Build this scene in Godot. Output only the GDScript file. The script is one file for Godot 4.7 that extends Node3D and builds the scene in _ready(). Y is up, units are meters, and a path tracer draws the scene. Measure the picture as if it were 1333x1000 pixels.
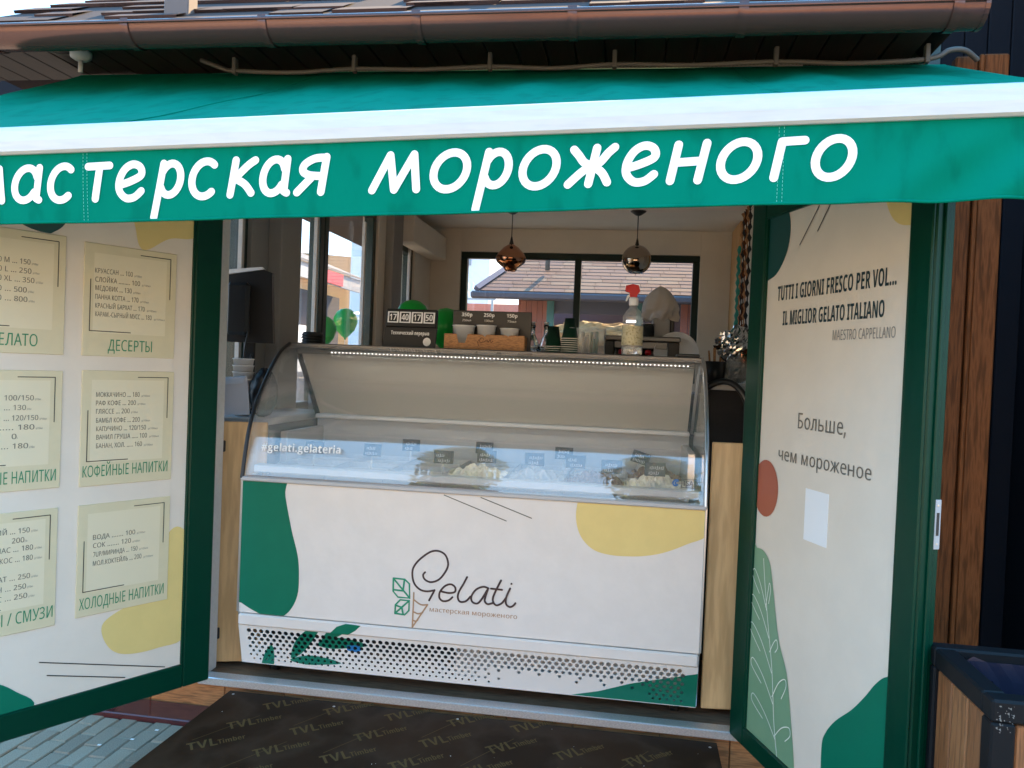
extends Node3D

var M := {}
var rng := RandomNumberGenerator.new()
var used := {}

# ------------------------------------------------------------------ helpers
func V(x: float, y: float) -> Vector2: return Vector2(x, y)

func noise_tex(freq: float, cols: Array, offs: Array = [], size := 512, oct := 4, sd := 1, kind := FastNoiseLite.TYPE_SIMPLEX_SMOOTH) -> NoiseTexture2D:
	var n := FastNoiseLite.new()
	n.noise_type = kind
	n.frequency = freq
	n.fractal_octaves = oct
	n.seed = sd
	var t := NoiseTexture2D.new()
	t.width = size; t.height = size; t.seamless = true; t.noise = n
	var g := Gradient.new()
	if offs.is_empty():
		for i in cols.size(): offs.append(float(i) / maxf(1.0, cols.size() - 1))
	g.offsets = PackedFloat32Array(offs)
	var cc := PackedColorArray()
	for c in cols: cc.append(c.linear_to_srgb())
	g.colors = cc
	t.color_ramp = g
	return t

func grey_tex(freq: float, lo: float, hi: float, size := 512, oct := 4, sd := 1) -> NoiseTexture2D:
	return noise_tex(freq, [Color(lo, lo, lo).srgb_to_linear(), Color(hi, hi, hi).srgb_to_linear()], [], size, oct, sd)

func mat(c: Color, rough := 0.6, metal := 0.0) -> StandardMaterial3D:
	var m := StandardMaterial3D.new()
	m.albedo_color = c.linear_to_srgb()
	m.roughness = rough; m.metallic = metal
	return m

# colour variation and relief from noise, laid on by world position
func vary(m: StandardMaterial3D, tex: Texture2D, sc: Vector3, bump: Texture2D = null, bs := 0.1, world := true) -> StandardMaterial3D:
	m.albedo_texture = tex
	m.uv1_triplanar = true; m.uv1_world_triplanar = world
	m.uv1_scale = sc
	m.uv1_triplanar_sharpness = 4.0
	if bump:
		m.heightmap_enabled = true; m.heightmap_texture = bump; m.heightmap_scale = bs
	return m

func begin(smooth := false) -> SurfaceTool:
	var st := SurfaceTool.new()
	st.begin(Mesh.PRIMITIVE_TRIANGLES)
	st.set_smooth_group(0 if smooth else -1)
	return st

func done(st: SurfaceTool) -> ArrayMesh:
	st.generate_normals()
	return st.commit()

func tri(st, a, b, c):
	st.add_vertex(a); st.add_vertex(b); st.add_vertex(c)

func face(st, pts: Array, centre: Vector3):
	var n: Vector3 = (pts[2] - pts[0]).cross(pts[1] - pts[0])
	var mid := Vector3.ZERO
	for p in pts: mid += p
	mid /= pts.size()
	var q := pts.duplicate()
	if n.dot(mid - centre) < 0: q.reverse()
	for i in range(1, q.size() - 1): tri(st, q[0], q[i], q[i + 1])

func bx(st, a: Vector3, b: Vector3, ch := 0.0):
	var c := (a + b) / 2.0
	var h := ((b - a) / 2.0).abs()
	if ch <= 0.0:
		for ax in 3:
			for s in [-1.0, 1.0]:
				var u := (ax + 1) % 3
				var w := (ax + 2) % 3
				var pts := []
				for k in [[-1, -1], [1, -1], [1, 1], [-1, 1]]:
					var p := Vector3.ZERO
					p[ax] = s * h[ax]; p[u] = k[0] * h[u]; p[w] = k[1] * h[w]
					pts.append(c + p)
				face(st, pts, c)
		return
	ch = minf(ch, minf(h.x, minf(h.y, h.z)) * 0.9)
	for ax in 3:
		var u := (ax + 1) % 3
		var w := (ax + 2) % 3
		for s in [-1.0, 1.0]:
			var pts := []
			for k in [[-1, -1], [1, -1], [1, 1], [-1, 1]]:
				var p := Vector3.ZERO
				p[ax] = s * h[ax]; p[u] = k[0] * (h[u] - ch); p[w] = k[1] * (h[w] - ch)
				pts.append(c + p)
			face(st, pts, c)
		for su in [-1.0, 1.0]:
			for sw in [-1.0, 1.0]:
				var pts := []
				for k in [[-1, 0], [1, 0], [1, 1], [-1, 1]]:
					var p := Vector3.ZERO
					p[ax] = k[0] * (h[ax] - ch)
					p[u] = su * (h[u] - (ch if k[1] else 0.0)); p[w] = sw * (h[w] - (0.0 if k[1] else ch))
					pts.append(c + p)
				face(st, pts, c)
	for sx in [-1.0, 1.0]:
		for sy in [-1.0, 1.0]:
			for sz in [-1.0, 1.0]:
				face(st, [c + Vector3(sx * h.x, sy * (h.y - ch), sz * (h.z - ch)), c + Vector3(sx * (h.x - ch), sy * h.y, sz * (h.z - ch)), c + Vector3(sx * (h.x - ch), sy * (h.y - ch), sz * h.z)], c)

func box(a: Vector3, b: Vector3, ch := 0.003) -> ArrayMesh:
	var st := begin()
	bx(st, a, b, ch)
	return done(st)

func lathe(prof: Array, seg := 24, smooth := true) -> ArrayMesh:
	var st := begin(smooth)
	for i in prof.size() - 1:
		var p: Vector2 = prof[i]
		var q: Vector2 = prof[i + 1]
		for k in seg:
			var a := TAU * k / seg
			var b := TAU * (k + 1) / seg
			var p0 := Vector3(p.x * cos(a), p.y, p.x * sin(a))
			var p1 := Vector3(p.x * cos(b), p.y, p.x * sin(b))
			var q0 := Vector3(q.x * cos(a), q.y, q.x * sin(a))
			var q1 := Vector3(q.x * cos(b), q.y, q.x * sin(b))
			if p.x > 1e-6: tri(st, p0, p1, q1)
			if q.x > 1e-6: tri(st, p0, q1, q0)
	return done(st)

func tube_in(st, path: Array, r, sides := 10, caps := true):
	var rings := []
	var up := Vector3.UP
	for i in path.size():
		var d: Vector3 = (path[mini(i + 1, path.size() - 1)] - path[maxi(i - 1, 0)]).normalized()
		if absf(d.dot(up)) > 0.97: up = Vector3(0.3, 0.1, 1).normalized()
		var x := d.cross(up).normalized()
		var y := x.cross(d).normalized()
		up = y
		var rr: float = r[i] if r is Array else r
		var ring := []
		for k in sides:
			var a := TAU * k / sides
			ring.append(path[i] + x * (cos(a) * rr) + y * (sin(a) * rr))
		rings.append(ring)
	for i in rings.size() - 1:
		for k in sides:
			var k2 := (k + 1) % sides
			tri(st, rings[i][k], rings[i + 1][k2], rings[i + 1][k])
			tri(st, rings[i][k], rings[i][k2], rings[i + 1][k2])
	if caps:
		for k in range(1, sides - 1):
			tri(st, rings[0][0], rings[0][k + 1], rings[0][k])
			tri(st, rings[-1][0], rings[-1][k], rings[-1][k + 1])

func tube(path: Array, r, sides := 10, smooth := true) -> ArrayMesh:
	var st := begin(smooth)
	tube_in(st, path, r, sides)
	return done(st)

func curve3(pts: Array, n := 6) -> Array:
	var out := []
	for i in pts.size() - 1:
		var a: Vector3 = pts[maxi(i - 1, 0)]
		var b: Vector3 = pts[i]
		var c: Vector3 = pts[i + 1]
		var d: Vector3 = pts[mini(i + 2, pts.size() - 1)]
		for k in n: out.append(b.cubic_interpolate(c, a, d, float(k) / n))
	out.append(pts[-1])
	return out

func curve2(pts: Array, n := 6, closed := false) -> Array:
	var out := []
	var m := pts.size()
	for i in (m if closed else m - 1):
		var a: Vector2 = pts[(i - 1 + m) % m] if closed else pts[maxi(i - 1, 0)]
		var b: Vector2 = pts[i]
		var c: Vector2 = pts[(i + 1) % m]
		var d: Vector2 = pts[(i + 2) % m] if closed else pts[mini(i + 2, m - 1)]
		for k in n: out.append(b.cubic_interpolate(c, a, d, float(k) / n))
	if not closed: out.append(pts[-1])
	return out

# a stroke of even width with round ends, through map(Vector2) -> Vector3, facing +z
func stroke(st, pts: Array, w: float, map: Callable, closed := false):
	var L := []
	var R := []
	var n := pts.size()
	for i in n:
		var d: Vector2
		if closed: d = pts[(i + 1) % n] - pts[(i - 1 + n) % n]
		else: d = pts[mini(i + 1, n - 1)] - pts[maxi(i - 1, 0)]
		d = d.normalized()
		var nn := Vector2(-d.y, d.x) * (w / 2)
		L.append(pts[i] + nn); R.append(pts[i] - nn)
	for i in (n if closed else n - 1):
		var j := (i + 1) % n
		tri(st, map.call(L[i]), map.call(L[j]), map.call(R[j]))
		tri(st, map.call(L[i]), map.call(R[j]), map.call(R[i]))
	if closed: return
	for e in 2:
		var c: Vector2 = pts[0] if e == 0 else pts[-1]
		var from: Vector2 = R[0] - c if e == 0 else L[-1] - c
		for k in 6:
			var a := from.rotated(-PI * k / 6)
			var b := from.rotated(-PI * (k + 1) / 6)
			tri(st, map.call(c), map.call(c + a), map.call(c + b))

func flat_at(z: float) -> Callable:
	return func(p: Vector2): return Vector3(p.x, p.y, z)

func strokes(lines: Array, w: float, z: float) -> ArrayMesh:
	var st := begin()
	for i in lines.size(): stroke(st, lines[i], w, flat_at(z + 0.0003 * i))
	return done(st)

# a filled outline facing +z
func flat(poly: Array, z: float) -> ArrayMesh:
	var st := begin()
	var pp := PackedVector2Array(poly)
	var idx := Geometry2D.triangulate_polygon(pp)
	for i in range(0, idx.size(), 3):
		var a := pp[idx[i]]
		var b := pp[idx[i + 1]]
		var c := pp[idx[i + 2]]
		if (b - a).cross(c - a) > 0: tri(st, Vector3(a.x, a.y, z), Vector3(c.x, c.y, z), Vector3(b.x, b.y, z))
		else: tri(st, Vector3(a.x, a.y, z), Vector3(b.x, b.y, z), Vector3(c.x, c.y, z))
	return done(st)

func clip(poly: Array, lo: Vector2, hi: Vector2) -> Array:
	var r := Geometry2D.intersect_polygons(PackedVector2Array(poly), PackedVector2Array([lo, Vector2(hi.x, lo.y), hi, Vector2(lo.x, hi.y)]))
	return Array(r[0]) if r.size() else poly

# an outline in x,y drawn out from z0 to z1
func prism(poly: Array, z0: float, z1: float) -> ArrayMesh:
	var st := begin()
	var pp := PackedVector2Array(poly)
	if Geometry2D.is_polygon_clockwise(pp): pp.reverse()
	var idx := Geometry2D.triangulate_polygon(pp)
	for i in range(0, idx.size(), 3):
		var a := pp[idx[i]]
		var b := pp[idx[i + 1]]
		var c := pp[idx[i + 2]]
		if (b - a).cross(c - a) < 0:
			var t := b; b = c; c = t
		tri(st, Vector3(a.x, a.y, z1), Vector3(c.x, c.y, z1), Vector3(b.x, b.y, z1))
		tri(st, Vector3(a.x, a.y, z0), Vector3(b.x, b.y, z0), Vector3(c.x, c.y, z0))
	for i in pp.size():
		var a := pp[i]
		var b := pp[(i + 1) % pp.size()]
		tri(st, Vector3(a.x, a.y, z1), Vector3(b.x, b.y, z1), Vector3(b.x, b.y, z0))
		tri(st, Vector3(a.x, a.y, z1), Vector3(b.x, b.y, z0), Vector3(a.x, a.y, z0))
	return done(st)

func along_x(me: ArrayMesh) -> Transform3D:   # turns a prism drawn in (z, y) so that it runs along x
	return Transform3D(Basis(Vector3(0, 0, 1), Vector3(0, 1, 0), Vector3(-1, 0, 0)), Vector3.ZERO)

func numbered(called: String) -> String:
	used[called] = used.get(called, -1) + 1
	return called if used[called] == 0 else "%s_%03d" % [called, used[called]]

func thing(called: String, label: String, cat: String, at := Vector3.ZERO, group := "", kind := "") -> Node3D:
	var o := Node3D.new()
	o.name = numbered(called)
	add_child(o)
	o.position = at
	tag(o, label, cat, group, kind)
	return o

func tag(o, label := "", cat := "", group := "", kind := ""):
	if label: o.set_meta("label", label)
	if cat: o.set_meta("category", cat)
	if group: o.set_meta("group", group)
	if kind: o.set_meta("kind", kind)

func part(parent: Node, called: String, me: Mesh, m: Material, at := Vector3.ZERO, label := "") -> MeshInstance3D:
	var o := MeshInstance3D.new()
	o.name = called if parent != self else numbered(called)
	o.mesh = me
	o.material_override = m
	o.position = at
	parent.add_child(o, true)
	if label: o.set_meta("label", label)
	return o

# printed words: left edge x, baseline y, width, height of the capitals
func words(parent: Node, text: String, x: float, y: float, wide: float, cap: float, m: Material, z := 0.002, bold := false, serif := false, called := "lettering", depth := 0.0) -> MeshInstance3D:
	var t := TextMesh.new()
	var f := SystemFont.new()
	f.font_names = PackedStringArray(["Droid Serif" if serif else "Droid Sans"])
	if bold: f.font_weight = 700
	t.font = f
	t.text = text
	t.font_size = 64
	t.pixel_size = cap / 0.714 / 64.0
	t.depth = depth
	t.curve_step = 4.0
	t.horizontal_alignment = HORIZONTAL_ALIGNMENT_LEFT
	t.vertical_alignment = VERTICAL_ALIGNMENT_BOTTOM
	var ab := t.get_aabb()
	var o := part(parent, called, t, m)
	var k := wide / maxf(ab.size.x, 0.001) if wide > 0 else 1.0
	o.scale = Vector3(k, 1, 1)
	var desc := t.pixel_size * f.get_descent(64)
	o.position = Vector3(x - ab.position.x * k, y - desc, z)
	return o

func fill_poly(im: Image, poly: Array, c: Color):
	var lo := 1e9
	var hi := -1e9
	for p in poly:
		lo = minf(lo, p.y); hi = maxf(hi, p.y)
	for y in range(maxi(0, int(lo)), mini(im.get_height() - 1, int(hi)) + 1):
		var xs := []
		for i in poly.size():
			var a: Vector2 = poly[i]
			var b: Vector2 = poly[(i + 1) % poly.size()]
			if (a.y <= y + 0.5) != (b.y <= y + 0.5): xs.append(a.x + (y + 0.5 - a.y) / (b.y - a.y) * (b.x - a.x))
		xs.sort()
		for k in range(0, xs.size() - 1, 2):
			im.fill_rect(Rect2i(int(xs[k]), y, int(xs[k + 1]) - int(xs[k]), 1), c)

# ------------------------------------------------------------------ build
func _ready():
	rng.seed = 7
	camera_and_light()
	materials()
	ground()
	kiosk()
	awning()
	doors()
	display_case()
	interior()
	street()

func camera_and_light():
	var cam := Camera3D.new()
	cam.name = "camera"
	add_child(cam)
	cam.position = Vector3(0, 1.2, 2.75)
	cam.rotation_degrees = Vector3(-1.22, 8.58, 2.31)
	cam.fov = 51.79
	cam.near = 0.05; cam.far = 400.0
	var e := Environment.new()
	e.background_mode = Environment.BG_SKY
	var sk := Sky.new()
	var pm := ProceduralSkyMaterial.new()
	pm.sky_top_color = Color(0.45, 0.76, 1.0)
	pm.sky_horizon_color = Color(0.9, 0.96, 1.0)
	pm.sky_curve = 0.2
	pm.ground_bottom_color = Color(0.35, 0.33, 0.31)
	pm.ground_horizon_color = Color(0.5, 0.48, 0.46)
	pm.sun_angle_max = 20.0
	pm.sky_energy_multiplier = 1.0
	sk.sky_material = pm
	e.sky = sk
	e.background_energy_multiplier = 0.95
	e.tonemap_mode = Environment.TONE_MAPPER_LINEAR
	e.tonemap_exposure = 3.65
	e.sdfgi_enabled = true; e.ssao_enabled = true; e.ssil_enabled = true
	var we := WorldEnvironment.new()
	we.name = "environment"
	we.environment = e
	add_child(we)
	var sun := DirectionalLight3D.new()
	sun.name = "sun"
	add_child(sun)
	sun.light_energy = 1.6
	sun.light_color = Color(1.0, 0.86, 0.66)
	sun.light_angular_distance = 0.6
	sun.shadow_enabled = true
	# the sun stands high behind the kiosk and to the right
	sun.look_at_from_position(Vector3(2.2, 4.4, -5), Vector3.ZERO)

func materials():
	var wood_ramp := [Color(0.5, 0.5, 0.5), Color(0.8, 0.78, 0.75), Color(1, 1, 1), Color(0.7, 0.66, 0.62)]
	var grain := noise_tex(0.02, wood_ramp, [0.25, 0.45, 0.6, 0.8], 512, 5, 3)
	var mottle := noise_tex(0.01, [Color(0.965, 0.965, 0.965), Color(1, 1, 1)], [0.25, 0.75], 512, 6, 5)
	var fine := noise_tex(0.09, [Color(0.72, 0.72, 0.72), Color(1, 1, 1)], [0.2, 0.8], 512, 4, 8)
	var bump := grey_tex(0.08, 0.2, 0.8, 512, 4, 12)
	var weave := grey_tex(0.25, 0.3, 0.7, 256, 2, 15)
	var wave := grey_tex(0.012, 0.0, 1.0, 512, 3, 16)
	M.post = vary(mat(Color(0.14, 0.046, 0.015), 0.65), grain, Vector3(9, 0.5, 9), bump, 0.05)
	M.post_alt = vary(mat(Color(0.16, 0.052, 0.016), 0.65), grain, Vector3(5, 0.5, 5), bump, 0.05)
	M.post.metallic_specular = 0.2
	M.post_alt.metallic_specular = 0.2
	M.riser = vary(mat(Color(0.46, 0.2, 0.075), 0.5), grain, Vector3(0.7, 9, 9), bump, 0.05)
	M.riser_alt = vary(mat(Color(0.4, 0.165, 0.06), 0.5), grain, Vector3(0.7, 9, 9), bump, 0.05)
	M.ply = vary(mat(Color(0.62, 0.385, 0.175), 0.5), noise_tex(0.015, [Color(0.82, 0.8, 0.76), Color(1, 1, 1)], [0.3, 0.7], 512, 4, 21), Vector3(4, 0.45, 4), bump, 0.02)
	var stain := noise_tex(0.012, [Color(0.8, 0.82, 0.82), Color(0.97, 0.97, 0.97), Color(1, 1, 1)], [0.2, 0.45, 0.8], 512, 6, 61)
	M.fabric = vary(mat(Color(0.0, 0.185, 0.118), 0.9), stain, Vector3(1.6, 0.7, 1.1), weave, 0.05)
	M.fabric.metallic_specular = 0.15
	M.fabric.backlight_enabled = true
	M.fabric.backlight = Color(0.03, 0.33, 0.25)
	M.valance = M.fabric
	M.white_paint = vary(mat(Color(0.58, 0.56, 0.53), 0.4), noise_tex(0.02, [Color(0.95, 0.945, 0.935), Color(1, 1, 1)], [0.2, 0.5], 512, 5, 66), Vector3(0.5, 4, 4), wave, 0.05)
	M.ink_stitch = mat(Color(0.12, 0.5, 0.4), 0.8)
	M.letter_white = mat(Color(0.85, 0.85, 0.85), 0.6)
	M.door_green = vary(mat(Color(0.0, 0.036, 0.019), 0.33), mottle, Vector3(2, 2, 2), wave, 0.04)
	M.door_green.metallic_specular = 0.3
	M.dark_green = vary(mat(Color(0.003, 0.022, 0.016), 0.35), mottle, Vector3(2, 2, 2))
	M.print_base = vary(mat(Color(0.75, 0.66, 0.55), 0.5), mottle, Vector3(1.2, 1.2, 1.2), wave, 0.12)
	M.card = vary(mat(Color(0.68, 0.59, 0.38), 0.4), mottle, Vector3(3, 3, 3))
	M.card_in = mat(Color(0.73, 0.64, 0.44), 0.4)
	M.ink = mat(Color(0.035, 0.03, 0.025), 0.6)
	M.ink_soft = mat(Color(0.14, 0.125, 0.1), 0.6)
	M.ink_green = mat(Color(0.03, 0.24, 0.11), 0.6)
	M.ink_grey = mat(Color(0.25, 0.24, 0.22), 0.6)
	M.p_green = vary(mat(Color(0.001, 0.15, 0.085), 0.5), mottle, Vector3(2, 2, 2))
	M.p_dark = mat(Color(0.003, 0.06, 0.05), 0.4)
	M.p_sage = vary(mat(Color(0.19, 0.34, 0.2), 0.4), mottle, Vector3(2, 2, 2))
	M.p_yellow = vary(mat(Color(0.75, 0.57, 0.21), 0.45), mottle, Vector3(2, 2, 2))
	M.p_rust = mat(Color(0.4, 0.1, 0.05), 0.45)
	M.p_line = mat(Color(0.8, 0.85, 0.75), 0.5)
	M.case_white = vary(mat(Color(0.75, 0.685, 0.63), 0.38), mottle, Vector3(1.5, 1.5, 1.5), wave, 0.12)
	M.case_white.roughness = 0.6
	M.case_white.roughness_texture = grey_tex(0.015, 0.45, 1.0, 512, 5, 71)
	M.rail_grey = mat(Color(0.46, 0.46, 0.47), 0.4)
	M.lid = vary(mat(Color(0.34, 0.345, 0.35), 0.35), mottle, Vector3(3, 3, 3))
	M.case_steel = mat(Color(0.62, 0.62, 0.62), 0.3, 0.9)
	M.shelf_steel = mat(Color(0.16, 0.155, 0.15), 0.35, 0.6)
	M.grey_plastic = mat(Color(0.4, 0.4, 0.4), 0.45)
	M.steel = vary(mat(Color(0.62, 0.62, 0.62), 0.28, 1.0), fine, Vector3(3, 3, 3))
	M.alu = vary(mat(Color(0.72, 0.72, 0.73), 0.38, 0.7), fine, Vector3(2, 9, 9))
	M.black = mat(Color(0.012, 0.012, 0.013), 0.4)
	M.black_matt = mat(Color(0.015, 0.015, 0.016), 0.8)
	M.glass = mat(Color(1, 1, 1, 0.02), 0.0)
	M.glass.transparency = BaseMaterial3D.TRANSPARENCY_ALPHA
	M.glass.albedo_color = Color(1, 1, 1, 0.02)
	M.solid_glass = mat(Color(0.93, 0.97, 0.96), 0.02)
	M.solid_glass.albedo_color.a = 0.0
	M.solid_glass.refraction_enabled = true
	M.solid_glass.refraction_scale = 0.05
	M.clear_plastic = mat(Color(0.9, 0.93, 0.93), 0.1)
	M.clear_plastic.transparency = BaseMaterial3D.TRANSPARENCY_ALPHA
	M.clear_plastic.albedo_color.a = 0.16
	M.wall_in = vary(mat(Color(0.76, 0.72, 0.64), 0.8), mottle, Vector3(0.8, 0.8, 0.8), bump, 0.05)
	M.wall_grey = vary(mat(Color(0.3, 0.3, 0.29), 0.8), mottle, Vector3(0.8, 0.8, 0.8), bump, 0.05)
	M.ceiling = vary(mat(Color(0.82, 0.79, 0.73), 0.85), mottle, Vector3(0.6, 0.6, 0.6))
	M.floor_in = vary(mat(Color(0.22, 0.13, 0.08), 0.4), grain, Vector3(0.7, 4, 7))
	M.gutter = mat(Color(0.1, 0.05, 0.045), 0.18, 0.5)
	M.soffit = vary(mat(Color(0.03, 0.014, 0.011), 0.6), grain, Vector3(9, 3, 0.6), bump, 0.04)
	M.shingle = [mat(Color(0.05, 0.025, 0.021), 0.95), mat(Color(0.062, 0.031, 0.026), 0.95), mat(Color(0.038, 0.02, 0.018), 0.95)]
	M.conduit = mat(Color(0.1, 0.095, 0.085), 0.6)
	M.navy = vary(mat(Color(0.013, 0.0135, 0.018), 0.7), mottle, Vector3(1, 1, 1), bump, 0.05)
	M.navy.metallic_specular = 0.2
	M.copper = mat(Color(0.55, 0.27, 0.16), 0.06, 1.0)
	M.smoke_mirror = mat(Color(0.42, 0.34, 0.27), 0.05, 1.0)
	M.balloon = mat(Color(0.01, 0.42, 0.05), 0.3)
	M.balloon.backlight_enabled = true
	M.balloon.backlight = Color(0.02, 0.5, 0.06)
	M.paper = mat(Color(0.78, 0.77, 0.74), 0.7)
	M.kraft = vary(mat(Color(0.5, 0.24, 0.09), 0.55), grain, Vector3(3, 20, 3))
	M.red = mat(Color(0.6, 0.015, 0.02), 0.3)
	M.cup_green = mat(Color(0.006, 0.07, 0.035), 0.5)
	M.foil = mat(Color(0.75, 0.75, 0.76), 0.12, 1.0)
	M.bag = mat(Color(0.55, 0.51, 0.47), 0.3)
	M.bag.backlight_enabled = true
	M.bag.backlight = Color(0.4, 0.38, 0.36)
	M.frost = vary(mat(Color(0.5, 0.47, 0.4), 0.4), mottle, Vector3(0.7, 1.2, 0.7))
	M.tag_black = mat(Color(0.02, 0.025, 0.03), 0.35)
	M.cream = vary(mat(Color(0.8, 0.74, 0.6), 0.5), mottle, Vector3(6, 6, 6), wave, 1.0)
	M.cocoa = vary(mat(Color(0.16, 0.09, 0.06), 0.5), mottle, Vector3(6, 6, 6), wave, 1.0)
	M.basin = mat(Color(0.5, 0.51, 0.52), 0.3)
	M.film_ply = vary(mat(Color(0.05, 0.028, 0.017), 0.5), noise_tex(0.008, [Color(0.6, 0.55, 0.5), Color(1, 1, 1), Color(0.8, 0.7, 0.62)], [0.25, 0.5, 0.8], 512, 5, 31), Vector3(0.7, 0.7, 0.7), bump, 0.02)
	M.film_ply.metallic_specular = 0.15
	M.film_print = mat(Color(0.125, 0.078, 0.034), 0.8)
	M.film_print.metallic_specular = 0.1
	M.film_print_soft = mat(Color(0.085, 0.06, 0.036), 0.5)
	M.slab = vary(mat(Color(0.09, 0.025, 0.025), 0.15), mottle, Vector3(2, 2, 2))
	M.paver = []
	for c in [Color(0.36, 0.29, 0.215), Color(0.4, 0.325, 0.24), Color(0.32, 0.26, 0.195)]:
		M.paver.append(vary(mat(c, 0.85), fine, Vector3(4, 4, 4), bump, 0.15))
	for pm_ in M.paver: pm_.metallic_specular = 0.15
	M.p_green.metallic_specular = 0.3
	M.sand = vary(mat(Color(0.1, 0.095, 0.085), 0.95), fine, Vector3(5, 5, 5))
	M.asphalt = vary(mat(Color(0.42, 0.365, 0.29), 0.9), fine, Vector3(2, 2, 2))
	M.bin_wood = [vary(mat(Color(0.32, 0.13, 0.05), 0.45), grain, Vector3(9, 0.6, 9), bump, 0.05), vary(mat(Color(0.38, 0.165, 0.065), 0.45), grain, Vector3(9, 0.6, 9), bump, 0.05)]
	M.bin_metal = vary(mat(Color(0.01, 0.0105, 0.012), 0.5), mottle, Vector3(3, 3, 3))
	M.bin_metal.metallic_specular = 0.25
	M.bin_bag = mat(Color(0.022, 0.02, 0.036), 0.25)
	M.chip = mat(Color(0.2, 0.19, 0.175), 0.8)

# ------------------------------------------------------------------ ground
func ground():
	var g := part(self, "ground", box(Vector3(-60, -0.3, -60), Vector3(60, -0.165, 60), 0.0), M.asphalt)
	tag(g, "", "", "", "structure")
	var pv := thing("pavement", "", "", Vector3.ZERO, "", "structure")
	part(pv, "bedding", box(Vector3(-3.6, -0.165, -0.02), Vector3(2.7, -0.142, 3.2), 0.0), M.sand)
	var variants := []
	for i in 4:
		var st := begin()
		var a := 0.0015 * i
		bx(st, Vector3(-0.032, -0.05, -0.0665), Vector3(0.032, 0.0, 0.0665), 0.002 + a)
		variants.append(done(st))
	var rest := begin()
	var count := 0
	for i in range(-54, 40):
		for k in range(-1, 24):
			var x := i * 0.066 + 0.033
			var z := 0.137 + k * 0.135 + (0.0675 if i % 2 else 0.0) + 0.0675
			if z < 0.13 or z > 3.1: continue
			var near := (x > -2.3 and x < -1.2 and z < 1.15) or (x > 0.25 and x < 0.8 and z < 0.9)
			var yy := -0.133 + rng.randf_range(-0.003, 0.0015)
			if near:
				var o := part(pv, "paver", variants[rng.randi() % 4], M.paver[rng.randi() % 3], Vector3(x + rng.randf_range(-0.001, 0.001), yy, z))
				o.rotation = Vector3(rng.randf_range(-0.01, 0.01), rng.randf_range(-0.012, 0.012), rng.randf_range(-0.012, 0.012))
				count += 1
			else:
				bx(rest, Vector3(x - 0.032, yy - 0.02, z - 0.0665), Vector3(x + 0.032, yy, z + 0.0665))
	var r := part(pv, "far_pavers", done(rest), M.paver[0])
	tag(r, "", "", "", "stuff")
	# plywood ramp with its printed film face
	var ramp := thing("plywood_ramp", "dark brown film faced plywood sheet laid as a ramp below the threshold", "ramp", Vector3(-0.55, -0.032, 0.0))
	var slope := atan2(0.088, 1.25)
	ramp.rotation = Vector3(slope, 0.0, 0.0)
	var outline := [V(-0.865, 0.035), V(0.885, 0.035), V(0.9, 1.28), V(-0.99, 1.28)]
	var st := begin()
	for y in [[0.0, 1], [-0.012, -1]]:
		var pts := []
		for p in outline: pts.append(Vector3(p.x, y[0], p.y))
		face(st, pts, Vector3(0, -0.006, 0.6))
	for i in 4:
		var a: Vector2 = outline[i]
		var b: Vector2 = outline[(i + 1) % 4]
		face(st, [Vector3(a.x, 0, a.y), Vector3(b.x, 0, b.y), Vector3(b.x, -0.012, b.y), Vector3(a.x, -0.012, a.y)], Vector3(0, -0.006, 0.6))
	part(ramp, "board", done(st), M.film_ply)
	# the maker's mark, printed over and over along slanting lines
	var face_up := Node3D.new()
	face_up.name = "film_print"
	ramp.add_child(face_up)
	face_up.rotation = Vector3(-PI / 2, 0, 0)
	var lines := begin()
	for i in range(-8, 10):
		for j in range(0, 9):
			var cx := i * 0.222 - j * 0.06
			var cy := -0.115 - j * 0.145 + i * 0.008
			if cx < -0.84 or cx > 0.72 or cy < -1.24 or cy > -0.1: continue
			var h := Node3D.new()
			h.name = "mark"
			face_up.add_child(h, true)
			h.position = Vector3(cx, cy, 0.0012)
			h.rotation.z = 0.62
			words(h, "TVL", -0.012, 0, 0.092, 0.046, M.film_print, 0.0, true)
			words(h, "Timber", 0.082, 0.004, 0.085, 0.026, M.film_print, 0.0, true)
			if (i + j) % 2 == 0: stroke(lines, [V(cx + 0.05, cy + 0.1), V(cx - 0.09, cy - 0.09)], 0.0022, flat_at(0.0008))
	tag(part(face_up, "scratch_lines", done(lines), M.film_print), "", "", "", "stuff")
	var scr := begin(true)
	for p in [V(-0.84, 0.06), V(0.86, 0.07), V(0.0, 0.065), V(-0.45, 0.07)]:
		for k in 8:
			var a := TAU * k / 8
			var b := TAU * (k + 1) / 8
			tri(scr, Vector3(p.x, 0.0025, p.y), Vector3(p.x + 0.005 * cos(a), 0.0008, p.y + 0.005 * sin(a)), Vector3(p.x + 0.005 * cos(b), 0.0008, p.y + 0.005 * sin(b)))
	var dust := begin()
	for i in 46:
		var p := Vector3(rng.randf_range(-0.85, 0.85), 0.0006, rng.randf_range(0.06, 1.2))
		var q := rng.randf_range(0.0008, 0.0032)
		tri(dust, p, p + Vector3(q, 0.0004, -q * 0.7), p + Vector3(q * 1.1, 0, q * 0.8))
	tag(part(ramp, "crumbs", done(dust), M.paper), "", "", "", "stuff")
	part(ramp, "screw_heads", done(scr), M.steel)
	var slab := part(self, "stone_slab", box(Vector3(-1.95, -0.142, 0.004), Vector3(-1.3, -0.116, 0.135), 0.004), M.slab)
	tag(slab, "polished dark red stone slab on the paving under the menu door", "slab")
	# scraps of litter
	var scraps := ["white paper scrap on the paving nearest the ramp edge", "white paper scrap on the paving farthest from the ramp", "white paper scrap on the paving beside the red slab"]
	var si := 0
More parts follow.
